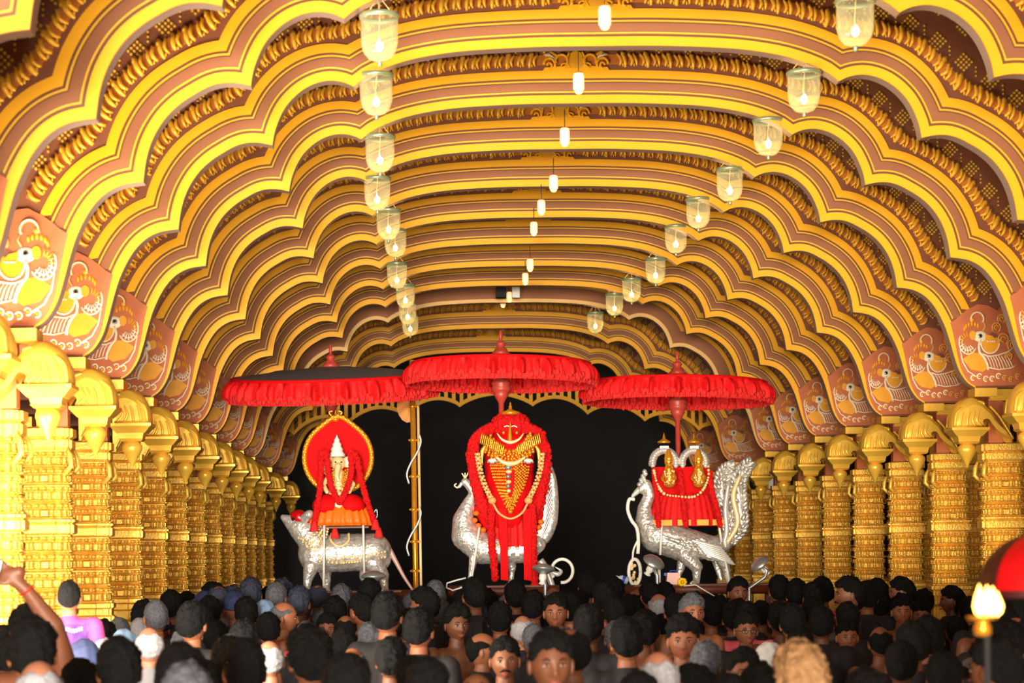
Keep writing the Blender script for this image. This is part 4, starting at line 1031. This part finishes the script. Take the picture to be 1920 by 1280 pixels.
def f(b): b.tube([Vector(((p[0] - 1300) * sz, 0, (1098 - p[1]) * sz)) for p in [(1282, 1098), (1304, 1096), (1320, 1106), (1340, 1118)]], 1.4 * sz, 'white', 6)
small('white_rope', 'white rope slanting down from the frame of the silver bird', 'rope', f, 17.9, 1300, 1098)

# ================================================================== the crowd
HA, HB, HC = .076, .096, .114
HZ = 1.582
def headpt(d):
    x, y, z = d
    px_, py_, pz_ = HA * x, HB * y, HC * z
    if z < 0:
        t = min(1, -z); px_ *= 1 - .30 * t * t - .08 * t; py_ *= 1 - .10 * t
        if y > 0: py_ *= 1 - .25 * t
    if z > 0.2 and y > 0: py_ *= 1.04
    if y < 0:
        def g(cx, cz, sx, sz, a): return a * math.exp(-((px_ - cx) / sx) ** 2 - ((pz_ - cz) / sz) ** 2)
        k = min(1, -y * 1.6)
        f = g(0, -.012, .010, .022, .010) + g(0, -.030, .014, .010, .020) + g(0, -.062, .024, .010, .006) + g(0, -.098, .022, .014, .008)
        f += g(.030, .022, .022, .007, .004) + g(-.030, .022, .022, .007, .004) - g(.030, .002, .015, .011, .010) - g(-.030, .002, .015, .011, .010) + g(.045, -.03, .018, .018, .004) + g(-.045, -.03, .018, .018, .004)
        py_ -= f * k
    return Vector((px_, py_, pz_ + HZ))
def headmesh(b, skin, mus=False, glasses=False, eyes=True):
    nu, nv = 56, 40; vs = []; fs = []
    for j in range(nv + 1):
        t = PI * j / nv
        for i in range(nu):
            a = 2 * PI * i / nu; vs.append(headpt((math.sin(t) * math.cos(a), math.sin(t) * math.sin(a), math.cos(t))))
    for j in range(nv):
        for i in range(nu): fs.append((j * nu + i, (j + 1) * nu + i, (j + 1) * nu + (i + 1) % nu, j * nu + (i + 1) % nu))
    b.add(vs, fs, skin, True)
    for sx in (-1, 1):
        b.ball((sx * .078, .008, HZ - .008), (.010, .017, .031), skin, 10, 8, Matrix.Rotation(sx * .25, 4, 'Z')); b.ball((sx * .082, .002, HZ - .008), (.006, .009, .02), 'lip', 8, 6)
        if eyes:
            b.ball((sx * .030, -.0815, HZ + .001), (.0125, .0070, .0048), 'eyew', 12, 8); b.ball((sx * .030, -.0875, HZ + .001), (.0060, .0022, .0046), 'eyed', 10, 6)
            b.tube([(sx * .015, -.094, HZ + .020), (sx * .030, -.092, HZ + .026), (sx * .046, -.084, HZ + .020)], [.003, .0036, .002], 'hairb', 6)
            b.tube([(sx * .016, -.0865, HZ + .006), (sx * .030, -.0885, HZ + .010), (sx * .044, -.082, HZ + .005)], .0022, 'eyed', 5)
            b.ball((sx * .006, -.113, HZ - .036), (.004, .004, .003), 'lip', 6, 4)
    if eyes:
        b.tube([(-.024, -.092, HZ - .063), (-.010, -.1, HZ - .059), (0, -.1015, HZ - .0605), (.010, -.1, HZ - .059), (.024, -.092, HZ - .063)], [.002, .0038, .0036, .0038, .002], 'lip', 6)
        b.tube([(-.021, -.092, HZ - .066), (0, -.1, HZ - .070), (.021, -.092, HZ - .066)], [.002, .0050, .002], 'lip', 6)
def finish(b, name, parent=None): return b.build(name, parent)
BODY = [((0, 0, HZ - .10), .052, (0, .012, 1.40), .060), ((0, .01, 1.36), .09, (0, .0, 1.20), .125), ((-.10, .0, 1.36), .075, (.10, .0, 1.36), .075), ((0, 0, 1.20), .13, (0, 0, 1.0), .125), ((-.06, 0, 1.25), .11, (.06, 0, 1.25), .11), ((-.07, 0, .95), .12, (.07, 0, .95), .12)]
for sx in (-1, 1):
    BODY += [((sx * .165, 0, 1.375), .062, (sx * .215, .01, 1.10), .043), ((sx * .215, .01, 1.10), .042, (sx * .205, -.07, .86), .028), ((sx * .205, -.075, .84), .030, (sx * .2, -.085, .78), .026),
             ((sx * .085, 0, .90), .095, (sx * .09, -.01, .50), .060), ((sx * .09, -.01, .50), .058, (sx * .09, .02, .09), .038), ((sx * .09, .02, .045), .038, (sx * .10, -.12, .03), .03)]
    for k in range(4): BODY.append(((sx * .2, -.085 + (k - 1.5) * .017, .765), .010, (sx * .195, -.092 + (k - 1.5) * .018, .70 + abs(k - 1.5) * .01), .008))
    BODY.append(((sx * .2, -.11, .80), .011, (sx * .19, -.135, .755), .009))
bm_o = organic('standing_body', BODY, .012, 'skin', None, 3)
BM = bm_o.data; bpy.data.objects.remove(bm_o)
def addmesh(b, me, m): b.add([v.co[:] for v in me.vertices], [tuple(p.vertices) for p in me.polygons], m, True)
def person_mesh(skin, eyes):
    b = MB(); addmesh(b, BM, skin); headmesh(b, skin, eyes=eyes); o = b.build('person'); me = o.data; bpy.data.objects.remove(o); return me
PM = {('skin', True): person_mesh('skin', True), ('skinl', True): person_mesh('skinl', True)}
def hair_mesh(kind, m, seed=0):
    r = random.Random(seed); ph = [r.uniform(0, 6) for _ in range(8)]
    nu, nv = 72, 48; vs = []; keep = []
    for j in range(nv + 1):
        t = PI * j / nv
        for i in range(nu):
            a = 2 * PI * i / nu; d = (math.sin(t) * math.cos(a), math.sin(t) * math.sin(a), math.cos(t))
            thr = -.05 - .66 * d[1] + (.07 * math.sin(a * 3 + ph[0]) + .05 * math.sin(a * 9 + ph[1]) + .03 * math.sin(a * 23 + ph[5])) * (d[1] < 0) + (.16 * math.exp(-((d[1] - .02) / .22) ** 2))
            if kind == 'cap': thr = .05 - .18 * d[1]
            if kind == 'scarf': thr = -.25 - .6 * d[1]
            q = (d[2] - thr) / .16
            if kind == 'long': q = max(q, 1 if (d[1] > .15 and d[2] < .2) else -1)
            if kind in ('ring', 'balding'):
                lim = .50 if kind == 'ring' else .74
                q = min(q, (lim + .08 * math.sin(a * 5 + ph[1]) - d[2] + (.25 * max(d[1], 0))) / .12)
            q = max(-.2, min(1, q)); side = 1 - .55 * min(1, abs(d[0]) ** 2) * (1 if d[2] < .45 else .4) * (kind in ('full', 'thick', 'short')); th = {'full': .021, 'thick': .032, 'ring': .010, 'balding': .012, 'cap': .020, 'scarf': .016, 'long': .024, 'short': .012}[kind]
            nz = side * 1.0 + .18 * math.sin(9 * d[0] + ph[2]) * math.sin(8 * d[1] + ph[3]) + .10 * math.sin(17 * d[2] + ph[4] + 5 * d[0]) + (.26 * r.uniform(-1, 1) if kind not in ('cap', 'scarf') else 0)
            if kind in ('full', 'thick') and d[1] < 0 and d[2] > .4: nz += .25
            p = headpt(d); c = Vector((0, 0, HZ)); dirv = Vector(d); off = th * nz * (1 if q >= 1 else max(q, 0) ** (.5 if d[1] > 0 or kind in ('cap', 'scarf') else .9))
            vs.append(p + dirv * (off if q > 0 else -.004)); keep.append(q > -.15)
    fs = []
    for j in range(nv):
        for i in range(nu):
            f = (j * nu + i, (j + 1) * nu + i, (j + 1) * nu + (i + 1) % nu, j * nu + (i + 1) % nu)
            if sum(keep[v] for v in f) >= 2: fs.append(f)
    b = MB(); b.add(vs, fs, m, True)
    if kind == 'long': b.lathe([(.06, .06), (.075, 0), (.07, -.12), (.05, -.25), (.02, -.32), (0, -.33)], m, (0, .07, HZ - .05), 18, sq=(1, .45))
    if kind == 'cap': b.lathe([(.096, -.004), (.100, .006), (.099, .022), (.093, .026)], m, (0, .004, HZ + .012), 36, sq=(.93, 1.17))
    o = b.build('hair'); me = o.data; bpy.data.objects.remove(o); return me
HM = {}
def hair(kind, m, v=0):
    k = (kind, m, v)
    if k not in HM: HM[k] = hair_mesh(kind, m, v * 7 + 3)
    return HM[k]
# clothing meshes
b = MB(); n = 60; vs = []; fs = []
pr = [(.150, 1.02), (.165, .95), (.175, .80), (.18, .55), (.19, .30), (.195, .14)]
for j, (r, z) in enumerate(pr):
    for i in range(n):
        a = 2 * PI * i / n; f = 1 + .03 * math.sin(a * 14) * j / 5; vs.append((r * 1.05 * f * math.cos(a), r * .80 * f * math.sin(a), z))
for j in range(5):
    for i in range(n): fs.append((j * n + i, j * n + (i + 1) % n, (j + 1) * n + (i + 1) % n, (j + 1) * n + i))
b.add(vs, fs, 'dhoti', True); o = b.build('dhoti'); DH = o.data; bpy.data.objects.remove(o)
SH = [((0, .01, 1.375), .092, (0, .0, 1.20), .138), ((-.10, .0, 1.36), .086, (.10, .0, 1.36), .086), ((0, 0, 1.20), .142, (0, 0, .92), .145), ((-.06, 0, 1.25), .12, (.06, 0, 1.25), .12), ((-.05, 0, .95), .14, (.05, 0, .95), .14), ((0, .008, 1.42), .066, (0, .01, 1.40), .075)]
for sx in (-1, 1): SH += [((sx * .165, 0, 1.38), .072, (sx * .21, .01, 1.15), .058)]
sh_o = organic('shirt', SH, .014, 'shirtk', None, 3); SHM = {}
for m in ('shirtk', 'shirtw', 'shirtp', 'shirtpk', 'shirtv'):
    me = sh_o.data.copy(); me.materials.clear(); me.materials.append(M[m]); SHM[m] = me
bpy.data.objects.remove(sh_o)
def child(name, me, parent, loc=None):
    o = bpy.data.objects.new(name, me); COL.objects.link(o); o.parent = parent
    if loc: o.location = loc
    return o
# head list: centre x, top y, head width in the photo, kind, facing
HEADS = '''60 1153 100 full,k,b|73 1225 115 ring,w,b|150 1233 60 full,k,b|223 1192 98 full,k,b|137 1173 55 cap,n,s2|158 1193 45 scarf,n,b|187 1187 56 short,w,b|192 1160 54 full,k,b
223 1153 38 short,g,b|233 1177 40 cap,l,b|269 1123 50 full,k,b|262 1154 46 short,w,b|280 1168 66 ring,w,b|300 1148 40 cap,n,b|292 1120 34 short,g,b|326 1121 38 full,k,q|360 1125 64 full,k,b|345 1172 60 balding,g,b
338 1203 108 full,k,b|350 1240 118 full,g,b|320 1105 27 full,k,b|350 1108 33 full,k,b|400 1090 28 full,k,s|383 1105 34 cap,n,b|6 1172 44 full,k,b|25 1168 50 full,k,b
410 1092 30 balding,n,b|393 1116 40 full,k,b|436 1096 28 full,n,b|470 1081 44 full,n,b|440 1106 34 cap,n,b|461 1118 44 full,k,b|503 1099 28 full,k,b|518 1087 26 short,g,b|530 1087 40 thick,n,b|430 1135 40 cap,l,q
497 1122 34 cap,l,b|532 1122 50 ring,g,s2|561 1097 28 full,n,b|565 1110 30 full,n,b|595 1091 40 balding,n,b|561 1128 34 short,g,b|640 1094 42 full,g,b|628 1116 48 full,k,b|692 1083 48 full,k,b|678 1110 52 full,k,q
726 1108 64 full,k,b|404 1162 36 full,k,b|503 1147 54 full,k,b|457 1160 66 full,k,b|458 1195 95 full,k,b|505 1193 70 ring,w,b|600 1141 44 full,g,b|614 1147 40 full,k,f|574 1160 36 short,g,b|648 1147 52 ring,k,b
644 1175 56 full,k,b|580 1176 92 thick,k,b|693 1165 48 full,g,b|722 1176 50 full,g,b|733 1193 72 full,k,b|661 1206 60 ring,g,b|650 1222 115 full,k,b|766 1141 54 full,k,b|770 1108 34 short,g,b|775 1228 70 full,k,b
385 1238 80 full,k,b|380 1130 50 full,k,b|795 1098 52 full,k,q|816 1083 26 short,g,b|826 1122 42 full,g,b|889 1081 50 full,k,b|868 1104 46 full,k,b|914 1103 38 full,k,b|966 1087 46 full,k,b|950 1110 46 short,g,b
937 1127 54 full,k,b|925 1150 48 full,k,b|856 1133 56 thick,k,f1|785 1137 66 full,k,b|904 1179 50 ring,k,s2|946 1191 72 full,k,f2|980 1147 56 ring,w,b|1038 1096 40 ring,g,b|1042 1110 54 full,k,f|1018 1135 46 full,k,b
1000 1165 50 short,g,b|1032 1175 98 full,k,f3|1104 1131 66 full,k,b|1085 1106 42 full,k,b|1102 1072 36 full,k,b|1133 1088 50 full,k,b|800 1230 100 full,k,b|893 1252 70 ring,k,b|1000 1105 40 full,k,b|1155 1163 50 full,g,b
1192 1100 38 ring,k,b|1219 1088 40 full,k,b|1247 1090 40 full,k,b|1182 1114 46 full,k,q|1235 1107 42 ring,w,b|1297 1110 54 full,g,f|1175 1156 72 full,k,b|1243 1150 46 full,k,b|1280 1153 70 thick,k,f4|1383 1080 38 full,k,f5
1463 1096 34 short,g,f|1461 1077 30 full,k,b|1494 1084 34 full,k,b|1525 1090 36 full,k,b|1398 1145 56 full,k,f6|1393 1211 56 full,k,f|1323 1200 64 full,g,b|1234 1210 94 ring,w,b|1200 1258 90 full,k,b|1300 1243 40 full,k,s
1442 1200 38 cap,w,b|1500 1206 108 thick,y,b|1510 1140 42 short,g,b|1500 1172 60 full,k,b|1525 1118 38 full,k,b|1425 1240 50 full,k,b|1370 1262 80 full,k,b|1150 1080 36 full,k,b|1350 1115 42 full,k,b|1427 1125 44 full,k,b
1542 1080 38 full,k,b|1592 1079 48 full,k,s|1645 1083 38 full,k,b|1690 1080 44 full,k,s|1732 1103 42 full,k,b|1651 1107 44 full,k,b|1784 1097 36 long,k,s|1690 1115 36 thick,k,f7|1726 1125 38 full,k,f|1540 1135 56 full,k,b
1588 1160 54 full,k,f|1650 1168 60 ring,k,b|1740 1153 70 full,k,b|1625 1088 30 full,k,b|1690 1200 76 full,k,b|1770 1220 80 full,k,b|1865 1188 100 full,k,q|1794 1155 50 full,k,b|1625 1250 110 full,k,b|1815 1118 40 full,k,b'''
hm = {'k': 'hairb', 'g': 'hairg', 'w': 'hairw', 'n': 'hairn', 'y': 'hairblond', 'l': 'capblue'}
hw = {'k': 'black', 'g': 'greying', 'w': 'white', 'n': 'blue-black', 'y': 'blond', 'l': 'light blue'}
kindw = {'full': 'short {c} hair', 'thick': 'thick {c} hair', 'short': 'cropped {c} hair', 'ring': 'bald {c}-fringed crown', 'balding': 'thinning {c} hair', 'cap': '{c} cap', 'scarf': '{c} headcloth', 'long': 'long {c} hair'}
facew = {'b': 'from behind', 's': 'in left profile', 's2': 'in right profile', 'q': 'half turned away', 'f': 'facing camera'}
special = {'f1': 'young bare-shouldered person with thick black hair looking at the camera, left of the bald head',
 'f2': 'person with black moustache and side-parted black hair facing the camera', 'f3': 'large near person with black hair, face cut off by the lower photo edge',
 'f4': 'smooth-faced young person with thick black hair, orange-lit face toward the camera', 'f5': 'slim person with black hair facing the camera before the brown beam',
 'f6': 'person in dark-rimmed glasses with receding black hair facing the camera', 'f7': 'person with orange-lit face peering between dark heads before the right columns'}
def zone(x, y):
    rowt = 'back row' if y < 1100 else 'far rows' if y < 1130 else 'middle rows' if y < 1165 else 'near rows' if y < 1205 else 'lowest row'
    z = [(200, 'by nearest columns'), (380, 'by left columns'), (530, 'left of mouse'), (740, 'below silver mouse'), (860, 'below golden pole'), (1010, 'below middle deity'), (1150, 'right of deity'), (1330, 'below silver bird'), (1480, 'below plumed tail'), (1640, 'by right columns'), (2000, 'near red canopy')]
    return rowt + ' ' + next(t for lim, t in z if x < lim)
people = []
for row in HEADS.split('\n'):
    for it in row.split('|'):
        a = it.split(); kd, cc, fc = a[3].split(','); people.append([float(a[0]), float(a[1]), float(a[2]), kd, cc, fc])
placed = []; recs = []
def fit(x, y, Z):
    h = CAMZ - (y - 1041) * Z / F; return h
for x, y, w_, kd, cc, fc in people:
    Z = min(max(F * .185 / w_, 6.6), 17.0)
    if y < 1125: Z = min(Z, 16.7)
    hmax, hmin = 1.80, 1.50
    Zlo = (CAMZ - hmax) * F / max(y - 1041, 1); Zhi = (CAMZ - hmin) * F / max(y - 1041, 1)
    Z = min(max(Z, Zlo), Zhi); 
    if (x - 790) * Z / F < -1.85: Z = -1.85 * F / (x - 790)
    best = None
    for dz in [0, .12, -.12, .25, -.25, .4, -.4, .55, -.55, .7, -.7, .9, -.9, 1.1, -1.1, 1.4, -1.4, 1.8, -1.8, 2.2, -2.2]:
        Z2 = Z + dz; h = fit(x, y, Z2)
        if Z2 > 17.0 or Z2 < 5.8 or not (1.42 < h < 1.84): continue
        X = px(x, 1100, Z2).x
        if X < -1.9: continue
        md = min([math.hypot(X - q[0], Z2 - q[1]) for q in placed] + [9])
        if md > .36: best = (Z2, md); break
        if best is None or md > best[1]: best = (Z2, md)
    if best is None: best = (Z, 0)
    Z = best[0]; X = px(x, y, Z).x; placed.append((X, Z)); recs.append((x, y, w_, kd, cc, fc, Z, X, px(x, y, Z).z))
# more of the packed crowd between them
rf = random.Random(21); nfill = 0; nlist = len(recs)
for t in range(9000):
    if nfill >= 170: break
    Z = rf.uniform(8.5, 16.9); X = rf.uniform(-1.9, 4.1); x = 790 + X * F / Z
    if not (10 < x < 1910): continue
    if 560 < x < 1460 and Z > 16.6: continue
    if min(math.hypot(X - q[0], Z - q[1]) for q in placed) < .37: continue
    h = rf.uniform(1.56, 1.66); y = 1041 + (CAMZ - h) * F / Z; wf = F * .18 / Z
    if any(Z < r[6] and abs(x - r[0]) < ((wf * .9 + r[2] * .5) if r[5][0] in 'fs' else (wf + r[2]) * .17) and y < r[1] + r[2] * 1.1 for r in recs[:nlist]): continue
    placed.append((X, Z)); nfill += 1
    kd = rf.choice(['full'] * 7 + ['short', 'balding', 'ring']); cc = rf.choice('kkkkkkgnw' if kd == 'full' else 'kgw')
    if x > 1100: cc = 'k' if rf.random() < .85 else cc
    recs.append((x, y, F * .18 / Z, kd, cc, 'b', Z, X, h))
labels = {}
rot = {'b': PI, 's': -PI / 2, 's2': PI / 2, 'q': PI + .8, 'f': 0, 'f1': .35, 'f2': 0, 'f3': .1, 'f4': -.1, 'f5': .15, 'f6': .1, 'f7': -.1}
objs = []
for n_, (x, y, w_, kd, cc, fc, Z, X, h) in enumerate(recs):
    sk = 'skinl' if cc == 'y' or (kd == 'ring' and cc == 'w') else 'skin'
    o = bpy.data.objects.new('person', PM[(sk, True)]); COL.objects.link(o); sc = h / 1.722; o.scale = (sc,) * 3
    o.location = (X, Z, 0); jit = rf.uniform(-.3, .3) if fc in ('b', 'f', 'q') else 0; o.rotation_euler = (0, 0, rot[fc] + jit)
    hmname = hm.get(cc, 'hairb')
    if kd in ('cap', 'scarf'): hmname = {'n': 'capnavy', 'l': 'capblue', 'w': 'capwhite'}[cc]
    child('cap' if kd == 'cap' else 'headcloth' if kd == 'scarf' else 'hair', hair(kd, hmname, n_ % 3), o)
    if n_ % 4 != 1 and fc not in ('f1',) : child('shirt', SHM[rf.choice(['shirtk'] * 9 + ['shirtw', 'shirtpk'])], o)
    child('wraparound_cloth', DH, o)
    if fc in ('f2', 's') and kd != 'long' or (fc == 'f' and n_ % 2):
        b = MB(); b.tube([(-.030, -.088, HZ - .056), (-.014, -.1015, HZ - .049), (0, -.105, HZ - .047), (.014, -.1015, HZ - .049), (.030, -.088, HZ - .056)], [.003, .0065, .006, .0065, .003], 'hairb', 7); b.build('moustache', o)
    if fc == 'f6':
        b = MB()
        for sx in (-1, 1):
            b.tube([(sx * .031 + .021 * math.cos(a), -.100, HZ + .0 + .015 * math.sin(a)) for a in [k * PI / 8 for k in range(16)]], .0022, 'black', 5, closed=True)
            b.tube([(sx * .052, -.1, HZ + .004), (sx * .080, -.03, HZ + .004), (sx * .080, .01, HZ - .002)], .002, 'black', 5)
        b.tube([(-.010, -.1, HZ + .003), (0, -.105, HZ + .006), (.010, -.1, HZ + .003)], .002, 'black', 5); b.build('glasses', o)
    if fc in special: lab = special[fc]
    else: lab = 'person with %s %s, %s' % (kindw[kd].format(c={'n': 'navy', 'l': 'light blue', 'w': 'white'}[cc] if kd in ('cap', 'scarf') else hw[cc]), facew[fc], zone(x, y))
    labels.setdefault(lab, []).append((x, o))
for lab, L in labels.items():
    L.sort(key=lambda t: t[0]); n_ = len(L)
    for i, (x, o) in enumerate(L):
        if n_ == 1: t = lab
        else:
            w1 = 'leftmost' if i == 0 else 'rightmost' if i == n_ - 1 else ordw[i] + ' from left'
            t = w1 + ' ' + lab
        assert len(t.split()) <= 16, t
        tag(o, t, 'person', 'people packed in the hall watching the procession')

# a child carried above the crowd in a violet and pink shirt
Z = 10.6; s = Z / F; h0 = px(129, 1083, Z)
def boy():
    o = bpy.data.objects.new('person', PM[('skin', True)]); COL.objects.link(o); sc = .74; o.scale = (sc * 1.0,) * 3
    o.location = (h0.x, Z, h0.z - 1.722 * sc); o.rotation_euler = (0, 0, PI + .15)
    child('hair', hair('short', 'hairb', 1), o)
    m = SHM['shirtp'].copy(); m.materials.append(M['shirtv']); m.materials.append(M['shirtpk'])
    for p in m.polygons:
        c = p.center
        if abs(c.x) < .15 - .25 * max(0, c.z - 1.25) and c.z < 1.405: p.material_index = 1
    child('violet_shirt', m, o)
    b = MB(); rr = random.Random(2)
    for k in range(11):
        x = -.085 + k * .017; b.box((x, .128, 1.365 + .008 * math.cos(k)), (.009, .006, .024), 'bottle'); 
        if k % 2: b.box((x + .004, .129, 1.368), (.016, .005, .006), 'bottle')
    for k in range(9): b.ball((-.06 + k * .016, .146, 1.24 + .02 * math.sin(k * 2)), (.009, .004, .009), 'white', 6, 4)
    b.build('shirt_print', o); child('wraparound_cloth', DH, o)
    tag(o, 'small child in violet and pink printed shirt held above the crowd at left', 'person')
boy()
# a raised arm holding up a telephone at the left edge
Z = 8.6; s = Z / F
sh = px(112, 1196, Z)
o = bpy.data.objects.new('person', None)
caps_ = [(c if False else c) for c in BODY]
base = Vector((px(118, 1200, Z).x - .14, Z + .0, 0))
B2 = []
for c in BODY:
    if len(c) == 4 and c[0][0] > .15 and c[0][2] > .6: continue      # the right arm is the raised one
    B2.append(c)
B2 = [c for c in B2 if not (c[0][0] > .15 and c[0][2] > .6)]
elb = px(100, 1172, Z - .1) - base; wri = px(50, 1106, Z - .15) - base; hc = px(22, 1082, Z - .16) - base
B2 += [((.165, 0, 1.375), .06, tuple(elb), .045), (tuple(elb), .044, tuple(wri), .028), (tuple(wri), .028, tuple(hc), .030), (tuple(hc + Vector((.03, 0, .02))), .028, tuple(hc + Vector((-.02, 0, .012))), .026)]
for k in range(4):                                                # fingers closing over the telephone
    f0 = hc + Vector((-.015, 0, .045 - k * .020)); f1 = f0 + Vector((-.035, -.005, .028 - k * .006)); f2 = f1 + Vector((-.030, -.012, .0 - k * .003))
    B2 += [(tuple(f0), .011, tuple(f1), .0095), (tuple(f1), .0095, tuple(f2), .008)]
t0 = hc + Vector((.005, -.01, -.02)); t1 = t0 + Vector((-.035, -.012, -.006)); t2 = t1 + Vector((-.025, 0, .012)); B2 += [(tuple(t0), .013, tuple(t1), .011), (tuple(t1), .011, tuple(t2), .009)]
bo = organic('raised_body', B2, .008, 'skin', None, 2); b = MB(); addmesh(b, bo.data, 'skin'); headmesh(b, 'skin'); bpy.data.objects.remove(bo)
o = b.build('person'); o.location = base
hz = base.z
child('hair', hair('full', 'hairb', 2), o); child('wraparound_cloth', DH, o); child('shirt', SHM['shirtpk'], o) if False else None
b = MB(); q = wri + (wri - hc) * .0; ax = (wri - elb).normalized(); rm = ax.to_track_quat('Z', 'Y').to_matrix().to_4x4()
b.tube([Vector(wri) + rm @ Vector((.031 * math.cos(a), .031 * math.sin(a), 0)) for a in [k * PI / 10 for k in range(20)]], .003, 'red', 6, closed=True); b.build('red_wrist_thread', o)
tag(o, 'person at left edge stretching up a bare arm with red wrist thread', 'person')
b = MB(); b.box((0, 0, 0), (.012, .062, .10), 'steel'); b.box((-.007, 0, 0), (.003, .054, .085), 'white'); ph = b.build('mobile_phone'); ph.location = base + hc + Vector((-.055, -.02, .02)); ph.rotation_euler = (0, .25, .3)
tag(ph, 'small silver phone held up in the raised hand at the left edge', 'phone')
# red satin canopy and burning lamp at the right edge, close to the camera
Z = 5.6; s = Z / F; root = empty('red_satin_canopy', px(1948, 1105, Z)); n = 48; R = 112 * s
for k in range(8):
    b = MB(); vs = []; fs = []
    for j in range(9):
        t = j / 8 * PI / 2
        for i in range(7):
            a = (k + i / 6) * PI / 4; f = 1 - .03 * math.sin(i / 6 * PI) * math.sin(t); vs.append((R * math.sin(t) * math.cos(a) * f, R * math.sin(t) * math.sin(a) * f, R * .95 * math.cos(t)))
    for j in range(8):
        for i in range(6): fs.append((j * 7 + i, j * 7 + i + 1, (j + 1) * 7 + i + 1, (j + 1) * 7 + i))
    b.add(vs, fs, 'redumb' if k % 2 else 'maroons', True); b.build('satin_panel', root).rotation_euler = (0, 0, -.25)
b = MB(); b.tube([(0, 0, R * .9), (0, 0, -root.location.z)], .012, 'jewel', 8); b.build('pole', root)
b = MB(); b.lathe([(R, 0), (R * 1.02, -.006), (R * .99, -.02)], 'maroons', n=48); b.build('hem', root)
tag(root, 'round red satin canopy cut off by the right edge, close to the camera', 'canopy')
Z = 5.0; s = Z / F; root = empty('brass_oil_lamp', px(1850, 1158, Z))
b = MB(); b.lathe([(0, -1.2), (.010, -1.2), (.010, -30 * s)], 'black', n=12); b.build('handle', root); b = MB(); b.lathe([(8 * s, -34 * s), (16 * s, -30 * s), (15 * s, -14 * s), (10 * s, -6 * s), (28 * s, -1 * s), (30 * s, 3 * s), (0, 4 * s)], 'jewel', (-8 * s, 0, 0), n=24); b.build('brass_bowl', root)
for k, (dx, dy_, h_) in enumerate(((-16, -10, 62), (-2, -12, 46), (10, -6, 58), (20, 0, 48), (4, 10, 60), (-10, 10, 52))):
    b = MB(); b.lathe([(0, 0), (9 * s, 8 * s), (12 * s, 20 * s), (9 * s, h_ * .6 * s), (3 * s, h_ * .88 * s), (0, h_ * s)], 'flame', (dx * s, dy_ * s, 2 * s), 12); b.build('flame', root)
tag(root, 'burning brass oil lamp with bright flames, before the red canopy', 'lamp')
